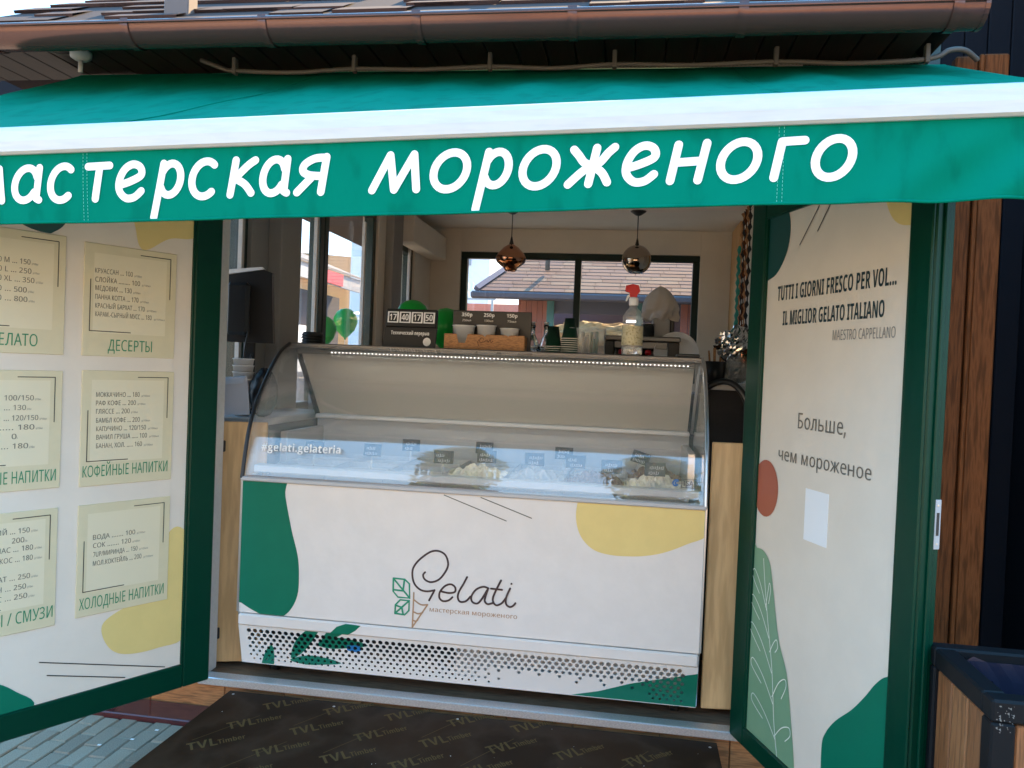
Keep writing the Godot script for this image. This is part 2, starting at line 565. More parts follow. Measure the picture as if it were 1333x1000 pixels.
	for p in [V(-1.64, 0.28), V(-1.72, 0.34), V(-1.6, 0.2)]:
		var li := part(self, "paper_scrap", box(Vector3(-0.006, 0, -0.004), Vector3(0.006, 0.001, 0.004), 0.0), M.paper, Vector3(p.x, -0.1285, p.y))
		tag(li, scraps[si], "litter", "paper scraps on the paving")
		si += 1

# ------------------------------------------------------------------ kiosk
func pane_in(parent, called, a: Vector3, b: Vector3, bar: float, m_frame, mull := []):
	# window filling the box a..b (thin along x or z), with bars and one pane
	var w := Node3D.new()
	w.name = called
	parent.add_child(w, true)
	var ax := 0 if absf(b.x - a.x) < absf(b.z - a.z) else 2
	var u := 2 if ax == 0 else 0
	var lo := a; var hi := b
	part(w, "sill_bar", box(lo, Vector3(hi.x, lo.y + bar, hi.z), 0.004), m_frame)
	part(w, "head_bar", box(Vector3(lo.x, hi.y - bar, lo.z), hi, 0.004), m_frame)
	var l := lo; var h := hi
	l.y += bar; h.y -= bar
	var spots := [lo[u] + bar / 2]
	for mm in mull: spots.append(mm)
	spots.append(hi[u] - bar / 2)
	for s in spots:
		var p := l; var q := h
		p[u] = s - bar / 2; q[u] = s + bar / 2
		part(w, "mullion", box(p, q, 0.004), m_frame)
	for i in spots.size() - 1:
		var p := l; var q := h
		p[u] = spots[i] + bar / 2; q[u] = spots[i + 1] - bar / 2
		var c := (lo[ax] + hi[ax]) / 2
		p[ax] = c - 0.003; q[ax] = c + 0.003
		part(w, "pane", box(p, q, 0.0), M.glass)
	return w

func kiosk():
	var k := thing("kiosk", "green trimmed gelato kiosk with brown gutter and timber posts", "kiosk")
	part(k, "floor", box(Vector3(-1.9, -0.12, -4.1), Vector3(0.95, -0.012, -0.032), 0.0), M.floor_in)
	part(k, "threshold_strip", box(Vector3(-1.555, -0.03, -0.034), Vector3(0.62, 0.0, 0.022), 0.003), M.alu)
	# boards under the threshold
	var x := -1.99
	var i := 0
	while x < 0.9:
		var w := 0.3 if i % 2 else 0.235
		part(k, "riser_board", box(Vector3(x, -0.15, -0.024), Vector3(minf(x + w - 0.003, 0.94), -0.031, -0.002), 0.002), M.riser if i % 2 else M.riser_alt)
		x += w; i += 1
	# walls
	var lw := -1.78
	part(k, "wall", box(Vector3(lw - 0.12, -0.12, -4.12), Vector3(lw, 0.9, -0.1), 0.0), M.wall_grey)
	var segs := [[-4.12, -3.5], [-3.08, -2.57], [-1.13, -0.73], [-0.16, -0.1]]
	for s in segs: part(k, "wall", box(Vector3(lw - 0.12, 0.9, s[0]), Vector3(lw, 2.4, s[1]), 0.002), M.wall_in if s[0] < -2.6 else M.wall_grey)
	for s in [[-3.5, -3.08, 2.12], [-2.57, -1.13, 2.25], [-0.73, -0.16, 2.25]]: part(k, "wall_head", box(Vector3(lw - 0.12, s[2], s[0]), Vector3(lw, 2.4, s[1]), 0.0), M.wall_in)
	part(k, "pilaster", box(Vector3(lw, -0.012, -1.13), Vector3(lw + 0.07, 2.39, -0.9), 0.004), M.wall_grey)
	part(k, "pilaster", box(Vector3(lw, -0.012, -2.95), Vector3(lw + 0.06, 2.39, -2.72), 0.004), M.wall_grey)
	pane_in(k, "window", Vector3(lw - 0.09, 0.9, -3.5), Vector3(lw - 0.02, 2.12, -3.08), 0.05, M.dark_green)
	pane_in(k, "window", Vector3(lw - 0.09, 0.9, -2.57), Vector3(lw - 0.02, 2.25, -1.13), 0.06, M.dark_green, [-1.62, -1.69])
	pane_in(k, "window", Vector3(lw - 0.09, 0.9, -0.73), Vector3(lw - 0.02, 2.25, -0.16), 0.05, M.dark_green)
	part(k, "shutter_box", box(Vector3(lw, 2.1, -3.98), Vector3(lw + 0.14, 2.3, -2.96), 0.006), M.wall_in)
	# white window edges that catch the light
	for z in [-1.5, -2.29, -0.645, -3.36]: part(k, "window_trim", box(Vector3(lw - 0.018, 0.9, z - 0.012), Vector3(lw + 0.004, 2.12, z + 0.012), 0.002), M.white_paint)
	# back wall round its window
	part(k, "wall", box(Vector3(lw, -0.012, -4.12), Vector3(0.79, 1.12, -4.0), 0.0), M.wall_in)
	part(k, "wall", box(Vector3(lw, 1.12, -4.12), Vector3(-1.515, 2.39, -4.0), 0.002), M.wall_in)
	part(k, "wall", box(Vector3(0.522, 1.12, -4.12), Vector3(0.79, 2.39, -4.0), 0.002), M.wall_in)
	part(k, "wall_head", box(Vector3(-1.515, 2.19, -4.12), Vector3(0.522, 2.39, -4.0), 0.002), M.wall_in)
	pane_in(k, "window", Vector3(-1.515, 1.12, -4.1), Vector3(0.522, 2.19, -4.03), 0.055, M.dark_green, [-0.494])
	part(k, "transom_bar", box(Vector3(-1.46, 1.36, -4.105), Vector3(-0.53, 1.41, -4.068), 0.003), M.dark_green)
	part(k, "transom_bar", box(Vector3(-0.46, 1.36, -4.105), Vector3(0.465, 1.41, -4.068), 0.003), M.dark_green)
	part(k, "wall", box(Vector3(0.79, -0.12, -4.12), Vector3(0.91, 2.4, -0.1), 0.0), M.wall_in)
	part(k, "wood_panel", box(Vector3(0.768, 0.9, -3.99), Vector3(0.789, 2.385, -3.5), 0.003), M.ply)
	part(k, "ceiling", box(Vector3(-1.9, 2.39, -4.12), Vector3(0.91, 2.45, -0.02), 0.0), M.ceiling)
	# front: jambs, head beam
	part(k, "front_wall", box(Vector3(-1.9, -0.15, -0.1), Vector3(-1.6, 2.38, -0.026), 0.0), M.dark_green)
	part(k, "jamb", box(Vector3(-1.6, -0.012, -0.1), Vector3(-1.545, 1.829, -0.026), 0.004), M.white_paint)
	part(k, "jamb", box(Vector3(0.46, -0.012, -0.1), Vector3(0.52, 1.829, -0.026), 0.004), M.dark_green)
	part(k, "front_wall", box(Vector3(0.52, -0.15, -0.1), Vector3(0.95, 2.38, -0.026), 0.0), M.dark_green)
	part(k, "head_beam", box(Vector3(-1.6, 1.83, -0.1), Vector3(0.52, 2.388, -0.0245), 0.0), M.wall_grey)
	# timber at the right end of the front
	part(k, "timber_board", box(Vector3(0.985, -0.15, -0.03), Vector3(1.053, 2.255, 0.01), 0.005), M.post)
	part(k, "timber_batten", box(Vector3(1.054, -0.15, -0.03), Vector3(1.068, 2.258, 0.018), 0.003), M.post_alt)
	part(k, "timber_board", box(Vector3(1.069, -0.15, -0.03), Vector3(1.145, 2.262, 0.01), 0.005), M.post_alt)
	part(k, "timber_board", box(Vector3(-1.99, -0.15, -0.03), Vector3(-1.905, 2.24, 0.01), 0.005), M.post)
	# soffit of narrow boards
	x = -2.58
	while x < 0.85:
		part(k, "soffit_board", box(Vector3(x, 2.25, -0.06 if x < -2.05 else -0.02), Vector3(x + 0.094, 2.262, 0.36), 0.003), M.soffit)
		x += 0.098
	part(k, "fascia", box(Vector3(-2.59, 2.2, 0.361), Vector3(0.885, 2.262, 0.377), 0.003), M.soffit)
	# roof
	var roof := Node3D.new()
	roof.name = "roof"
	k.add_child(roof)
	var A := Vector3(-2.5, 2.25, 0.4); var B := Vector3(0.9, 2.25, 0.4)
	var C := Vector3(-0.6, 3.75, -1.95); var D := Vector3(-0.3, 3.75, -1.95)
	var E := Vector3(-2.5, 2.25, -4.3); var F := Vector3(0.9, 2.25, -4.3)
	var st := begin()
	for pts in [[A, B, D, C], [E, F, D, C], [A, E, C], [B, F, D]]: face(st, pts, Vector3(-0.5, 2.5, -1.9))
	part(roof, "deck", done(st), M.shingle[2])
	var up := (C - A); up.x = 0
	var rows := 26
	for m in 3:
		var ss := begin()
		for r in rows:
			var t0 := float(r) / rows
			var xl := lerpf(A.x - 0.02, C.x, t0)
			var xr := lerpf(B.x + 0.02, D.x, t0)
			var px := xl + rng.randf_range(-0.1, 0.0)
			var o := up * t0
			var n := Vector3(0, 0.842, 0.538)
			while px < xr:
				var w := rng.randf_range(0.12, 0.3)
				if rng.randi() % 3 == m:
					var a := maxf(px, xl); var b := minf(px + w - 0.004, xr)
					if b > a:
						var lift: float = rng.randf_range(0.008, 0.014)
						var p0 := Vector3(a, A.y, A.z) + Vector3(0, o.y, o.z)
						var p1 := Vector3(b, A.y, A.z) + Vector3(0, o.y, o.z)
						var q := Vector3(0, up.y, up.z) / rows * 1.15
						var pts := [p0 + n * lift, p1 + n * lift, p1 + q + n * 0.003, p0 + q + n * 0.003]
						face(ss, pts, p0 - n)
						face(ss, [p0 + n * lift, p1 + n * lift, p1 + n * 0.001, p0 + n * 0.001], p0 + q)
				px += w
		var sp := part(roof, "shingles", done(ss), M.shingle[m])
		tag(sp, "", "", "", "stuff")
	part(roof, "vent_box", box(Vector3(-1.62, 2.27, 0.2), Vector3(-1.53, 2.5, 0.26), 0.004), mat(Color(0.13, 0.1, 0.09), 0.7))
	# gutter: a half-round trough with a rolled lip
	var gut := Node3D.new()
	gut.name = "gutter"
	k.add_child(gut)
	var prof := []
	var cy := 2.216; var cz := 0.438; var r := 0.06
	var outer := [V(cz + r, cy + 0.008), V(cz + r + 0.006, cy + 0.004), V(cz + r + 0.006, cy - 0.006)]
	for q in 15:
		var a := PI * q / 14.0
		outer.append(V(cz + (r + 0.002) * cos(a), cy - (r - 0.005) * sin(a)))
	outer.append(V(cz - r, cy + 0.02))
	for q in 15:
		var a := PI - PI * q / 14.0
		prof.append(V(cz + (r - 0.001) * cos(a), cy - (r - 0.008) * sin(a)))
	var ring: Array = outer + [V(cz - r + 0.002, cy + 0.02)] + prof
	var gm := begin(true)
	for q in ring.size():
		var a: Vector2 = ring[q]; var b: Vector2 = ring[(q + 1) % ring.size()]
		tri(gm, Vector3(-2.6, a.y, a.x), Vector3(0.885, b.y, b.x), Vector3(0.885, a.y, a.x))
		tri(gm, Vector3(-2.6, a.y, a.x), Vector3(-2.6, b.y, b.x), Vector3(0.885, b.y, b.x))
	part(gut, "trough", done(gm), M.gutter)
	for e in [-2.61, 0.876]:
		var endp := []
		for q in 15:
			var a := PI * q / 14.0
			endp.append(V(cz + (r + 0.004) * cos(a), cy - (r - 0.003) * sin(a)))
		endp.append(V(cz - r, cy + 0.02)); endp.append(V(cz + r + 0.004, cy + 0.012))
		var flipped := []
		for p in endp: flipped.append(V(-p.x, p.y))
		var o := part(gut, "end_cap", prism(flipped, 0, 0.012), M.gutter)
		o.transform = Transform3D(Basis(Vector3(0, 0, -1), Vector3(0, 1, 0), Vector3(1, 0, 0)), Vector3(e, 0, 0))
	for bxp in [-2.52, -2.09, -1.595, -1.143, -0.666, -0.21, 0.26, 0.81]:
		var bs := begin(true)
		var pr := -1
		var pts := []
		for q in 17:
			var a := -0.2 + (PI + 0.3) * q / 16.0
			pts.append(V(cz + (r + 0.006) * cos(a), cy - (r - 0.001) * sin(a)))
		for q in 16:
			var a: Vector2 = pts[q]; var b: Vector2 = pts[q + 1]
			tri(bs, Vector3(bxp - 0.013, a.y, a.x), Vector3(bxp + 0.013, b.y, b.x), Vector3(bxp + 0.013, a.y, a.x))
			tri(bs, Vector3(bxp - 0.013, a.y, a.x), Vector3(bxp - 0.013, b.y, b.x), Vector3(bxp + 0.013, b.y, b.x))
		part(gut, "bracket", done(bs), M.gutter)
	# corrugated cable conduit clipped below the soffit
	var cd := thing("cable_conduit", "grey corrugated conduit clipped in sagging runs under the dark eave", "conduit")
	var clips := [-1.43, -0.99, -0.515, -0.1, 0.41, 0.86]
	var way := [Vector3(-1.56, 2.245, 0.12), Vector3(-1.47, 2.212, 0.12)]
	for q in clips.size():
		way.append(Vector3(clips[q], 2.205, 0.12))
		if q + 1 < clips.size(): way.append(Vector3((clips[q] + clips[q + 1]) / 2, 2.196 + 0.003 * (q % 2), 0.12))
	way.append(Vector3(0.93, 2.235, 0.11)); way.append(Vector3(0.985, 2.245, 0.08)); way.append(Vector3(1.04, 2.235, 0.03))
	var fineway := curve3(way, 40)
	var rad := []
	for q in fineway.size(): rad.append(0.0085 if q % 2 else 0.0068)
	part(cd, "pipe", tube(fineway, rad, 10), M.conduit)
	for q in clips: part(cd, "clip", box(Vector3(q - 0.007, 2.192, 0.108), Vector3(q + 0.007, 2.2495, 0.132), 0.002), M.conduit)
	# small round fitting with a cable at the left end of the eave
	var jb := thing("eave_fitting", "small round grey fitting with a thin cable below the eave corner", "fitting", Vector3(-1.97, 2.249, 0.2))
	var dome := part(jb, "dome", lathe([V(0, -0.03), V(0.02, -0.029), V(0.034, -0.02), V(0.036, -0.006), V(0.036, 0.0), V(0, 0.0)], 20), M.grey_plastic)
	part(jb, "stem", lathe([V(0, -0.07), V(0.008, -0.07), V(0.008, -0.025), V(0, -0.025)], 12), M.grey_plastic)
	part(jb, "cable", tube(curve3([Vector3(-0.02, -0.006, 0), Vector3(-0.07, -0.012, 0.02), Vector3(-0.15, 0.0, 0.09)], 6), 0.003, 6), M.conduit)

# ------------------------------------------------------------------ awning
func bar_y(x: float) -> float:
	return 1.657 + 0.034 * (x + 1.52)

func valance_z(x: float, d: float) -> float:
	# hangs nearly flat, pulled into slanting folds towards the right end; d is the drop below the bar
	var f := clampf(d / 0.165, 0.0, 1.0)
	var z := 0.008 * sin(x * 2.3 + 0.6) * f + 0.0045 * sin(x * 7.1 + d * 6.0) * f + 0.002 * sin(x * 23.0 + d * 15.0) * f
	var r := smoothstep(0.34, 0.8, x)
	z += r * f * (0.02 * sin((x * 1.0 + d * 1.3) * 30.0) + 0.009 * sin((x - d * 0.6) * 21.0))
	return z

func awning():
	var a := thing("awning", "teal green fabric awning with white front bar and white lettering", "awning")
	var x0 := -2.12; var x1 := 0.956
	# cloth on top
	var st := begin(true)
	var nx := 60; var nz := 12
	var pos := func(i, j):
		var x := lerpf(x0, x1, float(i) / nx)
		var t := float(j) / nz
		var yb := 2.244 - 0.004 * (x - x0)
		var yf := bar_y(x) + 0.066
		var sag := 0.016 * sin(PI * t) + 0.0035 * sin((x + t * 0.5) * 17.0) * sin(PI * t) + 0.0025 * sin((x - t * 0.35) * 29.0) * sin(PI * t) + (0.006 * sin(x * 9.0) + 0.008 * sin(x * 4.0 + 1.0)) * (1.0 - t) * t * 2.0
		sag += 0.012 * exp(-pow((x - 0.1) / 0.5, 2)) * sin(x * 24.0) * (1.0 - t) * (1.0 - t) * t * 3.0
		return Vector3(x, lerpf(yb, yf, t) - sag, lerpf(0.0, 1.035, t))
	for i in nx:
		for j in nz:
			var p = pos.call(i, j); var q = pos.call(i + 1, j); var r = pos.call(i + 1, j + 1); var s = pos.call(i, j + 1)
			tri(st, p, q, r); tri(st, p, r, s)
	part(a, "cloth", done(st), M.fabric)
	# seams of the cloth
	for sx in [-1.12, 0.33]:
		var pth := []
		for j in 13:
			var t := j / 12.0
			var p: Vector3 = pos.call(int((sx - x0) / (x1 - x0) * nx), j)
			pth.append(p + Vector3(-0.1 * t if sx < 0 else 0.03 * t, 0.001, 0))
		part(a, "seam", tube(pth, 0.0016, 5), M.fabric)
	# front bar: a rounded box profile along x
	var prof := [V(1.022, 0.0), V(1.058, 0.0), V(1.066, 0.005), V(1.068, 0.028), V(1.066, 0.052), V(1.059, 0.063), V(1.046, 0.069), V(1.026, 0.069), V(1.02, 0.062)]
	var bs := begin(false)
	var L := x0 - 0.03; var R := x1 + 0.03
	for i in prof.size():
		var p: Vector2 = prof[i]; var q: Vector2 = prof[(i + 1) % prof.size()]
		tri(bs, Vector3(L, bar_y(L) + p.y, p.x), Vector3(R, bar_y(R) + p.y, p.x), Vector3(R, bar_y(R) + q.y, q.x))
		tri(bs, Vector3(L, bar_y(L) + p.y, p.x), Vector3(R, bar_y(R) + q.y, q.x), Vector3(L, bar_y(L) + q.y, q.x))
	for X in [L, R]:
		var pts := []
		for p in prof: pts.append(Vector3(X, bar_y(X) + p.y, p.x))
		face(bs, pts, Vector3(-0.6, bar_y(X) + 0.035, 1.045))
	part(a, "front_bar", done(bs), M.white_paint)
	# valance
	var vs := begin(true)
	var vx := 150; var vd := 14
	var vp := func(i, j):
		var x := lerpf(x0, x1, float(i) / vx)
		var d: float = 0.165 * j / vd - 0.003
		return Vector3(x, bar_y(x) - d, 1.05 + valance_z(x, d))
	for i in vx:
		for j in vd:
			tri(vs, vp.call(i, j), vp.call(i + 1, j), vp.call(i + 1, j + 1))
			tri(vs, vp.call(i, j), vp.call(i + 1, j + 1), vp.call(i, j + 1))
	part(a, "valance", done(vs), M.valance)
	var hem := []
	for i in vx + 1:
		var x := lerpf(x0, x1, float(i) / vx)
		hem.append(Vector3(x, bar_y(x) - 0.161, 1.05 + valance_z(x, 0.161)))
	part(a, "hem", tube(hem, 0.0035, 6), M.valance)
	# upright double stitching where two lengths of the valance meet
	for sx in [0.278, 0.288, -1.3, -1.29]:
		var sp := begin()
		for q in 20:
			var d0 := 0.008 * q + 0.002; var d1 := d0 + 0.0045
			tube_in(sp, [Vector3(sx, bar_y(sx) - d0, 1.0506 + valance_z(sx, d0)), Vector3(sx, bar_y(sx) - d1, 1.0506 + valance_z(sx, d1))], 0.0006, 4)
		tag(part(a, "stitching", done(sp), M.ink_stitch), "", "", "", "stuff")
	# lettering, stroke by stroke
	var boxes := [["м", -1.643, -1.502], ["а", -1.489, -1.402], ["с", -1.393, -1.313], ["т", -1.295, -1.222], ["е", -1.221, -1.138], ["р", -1.129, -1.041], ["с", -1.033, -0.950], ["к", -0.940, -0.858], ["а", -0.859, -0.779], ["я", -0.774, -0.688],
		["м", -0.598, -0.479], ["о", -0.462, -0.363], ["р", -0.364, -0.273], ["о", -0.264, -0.167], ["ж", -0.164, -0.047], ["е", -0.043, 0.041], ["н", 0.051, 0.143], ["о", 0.151, 0.249], ["г", 0.260, 0.338], ["о", 0.339, 0.435]]
	for b in boxes:
		var ls := begin()
		var n := 0
		var w := 0.0178
		var xl: float = b[1] + w / 2; var xr: float = b[2] - w / 2
		for s in glyph(b[0]):
			var closed: bool = s[0] == "o"
			var pts := []
			for p in s[1]: pts.append(V(lerpf(xl, xr, p.x), p.y))
			var off := 0.0016 + 0.0003 * n
			var mp := func(p: Vector2):
				var d := 0.118 - p.y
				return Vector3(p.x, bar_y(p.x) - d, 1.05 + valance_z(p.x, d) + off)
			var sc := []
			for p in pts: sc.append(V(p.x, 0.0098 + p.y * 0.076))
			stroke(ls, sc, w, mp, closed)
			n += 1
		part(a, "letter", done(ls), M.letter_white)
	# roller and folding arms behind the cloth
	part(a, "roller", tube([Vector3(x0, 2.228, -0.005), Vector3(x1, 2.216, -0.005)], 0.018, 12), M.fabric)
	for s in [-1.75, 0.6]:
		var e := -0.35 if s < 0 else 0.35
		var arm := part(a, "arm", tube([Vector3(s, 2.13, 0.03), Vector3(s - e, 1.9, 0.45), Vector3(s, bar_y(s) + 0.04, 1.03)], 0.016, 8, false), M.white_paint)
	part(a, "bracket_knob", lathe([V(0, 0.012), V(0.014, 0.01), V(0.018, 0.0), V(0, 0.0)], 14), M.white_paint, Vector3(0.885, 2.235, 0.02))

func arc(cx, cy, rx, ry, a0, a1, n := 26, shear := 0.18) -> Array:
	var out := []
	for i in n + 1:
		var a := deg_to_rad(lerpf(a0, a1, float(i) / n))
		out.append(V(cx + rx * cos(a) + shear * ry * sin(a), cy + ry * sin(a)))
	return out

func line(a: Vector2, b: Vector2, n := 8) -> Array:
	var out := []
	for i in n + 1: out.append(a.lerp(b, float(i) / n))
	return out

# strokes of the slanted hand-lettered capitals-free alphabet, in a box of x 0..1 and y 0..1 (descenders below)
func glyph(c: String) -> Array:
	match c:
		"м": return [["l", line(V(0, 0), V(0.4, 1))], ["l", line(V(0.4, 1), V(0.5, 0))], ["l", line(V(0.5, 0), V(0.94, 1))], ["l", line(V(0.94, 1), V(1, 0))]]
		"а": return [["l", arc(0.46, 0.5, 0.42, 0.5, 25, 330)], ["l", line(V(0.98, 1), V(0.86, 0.05))], ["l", line(V(0.86, 0.05), V(0.97, 0.0))]]
		"с": return [["l", arc(0.5, 0.5, 0.48, 0.52, 52, 312)]]
		"т": return [["l", line(V(0, 0.98), V(1, 1))], ["l", line(V(0.55, 0.98), V(0.3, 0))]]
		"е": return [["l", curve2([V(0.08, 0.4), V(0.5, 0.5), V(0.93, 0.68), V(0.9, 0.92), V(0.62, 1.01), V(0.3, 0.87), V(0.08, 0.55), V(0.07, 0.22), V(0.32, 0.0), V(0.65, 0.02), V(0.93, 0.2)], 6)]]
		"р": return [["l", line(V(0.38, 1), V(0.02, -0.62))], ["l", arc(0.62, 0.52, 0.36, 0.47, -150, 150, 26, 0.16)]]
		"к": return [["l", line(V(0.26, 1.02), V(0.04, 0))], ["l", curve2([V(1, 1), V(0.72, 0.85), V(0.22, 0.48)], 6)], ["l", curve2([V(0.22, 0.48), V(0.6, 0.3), V(0.86, 0.03)], 6)]]
		"я": return [["l", line(V(1, 1.02), V(0.82, 0))], ["l", curve2([V(0.98, 1), V(0.6, 0.98), V(0.26, 0.82), V(0.2, 0.62), V(0.42, 0.5), V(0.88, 0.46)], 6)], ["l", line(V(0.55, 0.48), V(0, 0.0))]]
		"о": return [["o", arc(0.5, 0.5, 0.45, 0.52, 0, 348, 29, 0.2)]]
		"ж": return [["l", line(V(0.62, 1), V(0.46, 0))], ["l", curve2([V(0.13, 0.97), V(0.24, 0.8), V(0.36, 0.6), V(0.54, 0.5)], 6)], ["l", curve2([V(0.54, 0.5), V(0.32, 0.35), V(0.02, 0.0)], 6)], ["l", curve2([V(1.0, 1.0), V(0.86, 0.84), V(0.7, 0.6), V(0.54, 0.5)], 6)], ["l", curve2([V(0.54, 0.5), V(0.74, 0.3), V(0.86, 0.02)], 6)]]
		"н": return [["l", line(V(0.22, 1), V(0.02, 0))], ["l", line(V(1, 1.02), V(0.78, 0))], ["l", line(V(0.12, 0.5), V(0.88, 0.53))]]
		"г": return [["l", line(V(0.26, 0.98), V(0.02, 0))], ["l", line(V(0.26, 0.98), V(1, 1))]]
	return []

# ------------------------------------------------------------------ doors
func door_leaf(d: Node3D, x0: float, x1: float, y0: float, y1: float, sl: float, sr: float, rb: float, rt: float):
	# x0..x1 along the leaf; stiles sl, sr; rails rb, rt; face towards +z
	var m: Material = M.door_green
	part(d, "stile", box(Vector3(x0, y0, -0.05), Vector3(x0 + sl, y1, 0.0), 0.004), m)
	part(d, "stile", box(Vector3(x1 - sr, y0, -0.05), Vector3(x1, y1, 0.0), 0.004), m)
	part(d, "rail", box(Vector3(x0 + sl, y0, -0.05), Vector3(x1 - sr, y0 + rb, -0.0005), 0.004), m)
	part(d, "rail", box(Vector3(x0 + sl, y1 - rt, -0.05), Vector3(x1 - sr, y1, -0.0005), 0.004), m)
	for b in [[x0 + sl, x0 + sl + 0.008], [x1 - sr - 0.008, x1 - sr]]: part(d, "bead", box(Vector3(b[0], y0 + rb, -0.02), Vector3(b[1], y1 - rt, -0.003), 0.002), m)
	part(d, "panel", box(Vector3(x0 + sl, y0 + rb, -0.035), Vector3(x1 - sr, y1 - rt, -0.012), 0.0), M.print_base)

func doors():
	# left leaf: x runs from the free edge (negative) to the hinge (0)
	var d := thing("menu_door", "open green framed door leaf printed with price cards", "door", Vector3(-1.47, 0, 0.08))
	d.rotation.y = deg_to_rad(60)
	door_leaf(d, -0.9, -0.006, 0.02, 1.8, 0.09, 0.1, 0.082, 0.09)
	var lo := V(-0.81, 0.102); var hi := V(-0.106, 1.71)
	var z := -0.0105
	var g := func(pts): 
		var o := []
		for p in pts: o.append(V(-p.x, p.y))
		return o
	part(d, "yellow_print", flat(clip(curve2(g.call([V(0.112, 0.579), V(0.172, 0.575), V(0.185, 0.46), V(0.23, 0.37), V(0.319, 0.346), V(0.382, 0.313), V(0.385, 0.267), V(0.352, 0.212), V(0.295, 0.186), V(0.197, 0.182), V(0.09, 0.205), V(0.02, 0.4)]), 5, true), lo, hi), z), M.p_yellow)
	part(d, "yellow_print", flat(clip(curve2(g.call([V(0.33, 1.72), V(0.315, 1.6), V(0.3, 1.548), V(0.27, 1.545), V(0.198, 1.591), V(0.1, 1.615), V(0.06, 1.75), V(0.2, 1.82)]), 5, true), lo, hi), z), M.p_yellow)
	part(d, "green_print", flat(clip(curve2(g.call([V(0.95, 0.24), V(0.8, 0.235), V(0.7, 0.205), V(0.637, 0.16), V(0.585, 0.095), V(0.7, 0.0), V(0.95, 0.0)]), 5, true), lo, hi), z), M.p_green)
	part(d, "leaf_print", flat(curve2(g.call([V(0.7, 1.6), V(0.64, 1.56), V(0.585, 1.55), V(0.566, 1.556), V(0.535, 1.585), V(0.5, 1.66), V(0.58, 1.66)]), 5, true), z), M.p_dark)
	part(d, "line_print", strokes([[V(-0.573, 0.232), V(-0.17, 0.108)], [V(-0.55, 0.185), V(-0.308, 0.11)]], 0.0035, z), M.ink)
	# price cards, two columns and three rows
	var cards := [
		[0.173, 1.182, 1.54, "ДЕСЕРТЫ", 0.397, 0.252, 1.201, [["КРУАССАН ... 100", 0.443, 0.294, 1.449], ["СЛОЙКА ........ 100", 0.442, 0.263, 1.421], ["МЕДОВИК ... 130", 0.441, 0.297, 1.394], ["ПАННА КОТТА ... 170", 0.441, 0.268, 1.366], ["КРАСНЫЙ БАРХАТ ... 170", 0.44, 0.241, 1.338], ["КАРАМ.-СЫРНЫЙ МУСС ... 180", 0.439, 0.211, 1.311]]],
		[0.17, 0.765, 1.136, "КОФЕЙНЫЕ НАПИТКИ", 0.464, 0.185, 0.795, [["МОККАЧИНО ... 180", 0.429, 0.254, 1.053], ["РАФ КОФЕ ... 200", 0.429, 0.269, 1.026], ["ГЛЯССЕ ... 200", 0.428, 0.294, 0.999], ["БАМБЛ КОФЕ ... 200", 0.427, 0.251, 0.97], ["КАПУЧИНО ... 120/150", 0.426, 0.224, 0.943], ["ВАНИЛ ГРУША ..... 100", 0.425, 0.219, 0.916], ["БАНАН, ХОЛ. ..... 160", 0.425, 0.239, 0.888]]],
		[0.17, 0.346, 0.706, "ХОЛОДНЫЕ НАПИТКИ", 0.463, 0.185, 0.37, [["ВОДА ....... 100", 0.426, 0.256, 0.593], ["СОК ....... 120", 0.425, 0.273, 0.566], ["7UP/МИРИНДА ... 150", 0.424, 0.245, 0.537], ["МОЛ.КОКТЕЙЛЬ ... 200", 0.424, 0.227, 0.508]]],
		[0.53, 1.182, 1.548, "ЕЛАТО", 0.708, 0.605, 1.205, [["0 M ... 150", 0.715, 0.609, 1.45], ["0 L ... 250", 0.715, 0.605, 1.423], ["0 XL ... 350", 0.715, 0.594, 1.396], ["0 ... 500", 0.715, 0.619, 1.366], ["0 ... 800", 0.715, 0.616, 1.338]]],
		[0.53, 0.77, 1.132, "ЫЕ НАПИТКИ", 0.71, 0.543, 0.793, [["100/150", 0.69, 0.591, 1.044], ["... 130", 0.69, 0.617, 1.015], ["... 120/150", 0.69, 0.574, 0.984], ["..... 180", 0.7, 0.584, 0.956], ["0", 0.668, 0.652, 0.929], ["... 180", 0.695, 0.605, 0.9]]],
		[0.533, 0.339, 0.707, "Ы / СМУЗИ", 0.7, 0.541, 0.368, [["ИЙ ... 150", 0.7, 0.59, 0.644], ["200", 0.66, 0.618, 0.616], ["НАС ... 180", 0.7, 0.577, 0.59], ["ОКОС ... 180", 0.705, 0.576, 0.559], ["АТ ... 250", 0.695, 0.586, 0.504], ["Н ... 250", 0.695, 0.599, 0.474], ["С ... 250", 0.695, 0.594, 0.445]]],
	]
	var titles := ["cream price card headed ДЕСЕРТЫ", "cream price card headed КОФЕЙНЫЕ НАПИТКИ", "cream price card headed ХОЛОДНЫЕ НАПИТКИ", "cream price card ending ЕЛАТО", "cream price card ending ЫЕ НАПИТКИ", "cream price card ending СМУЗИ"]
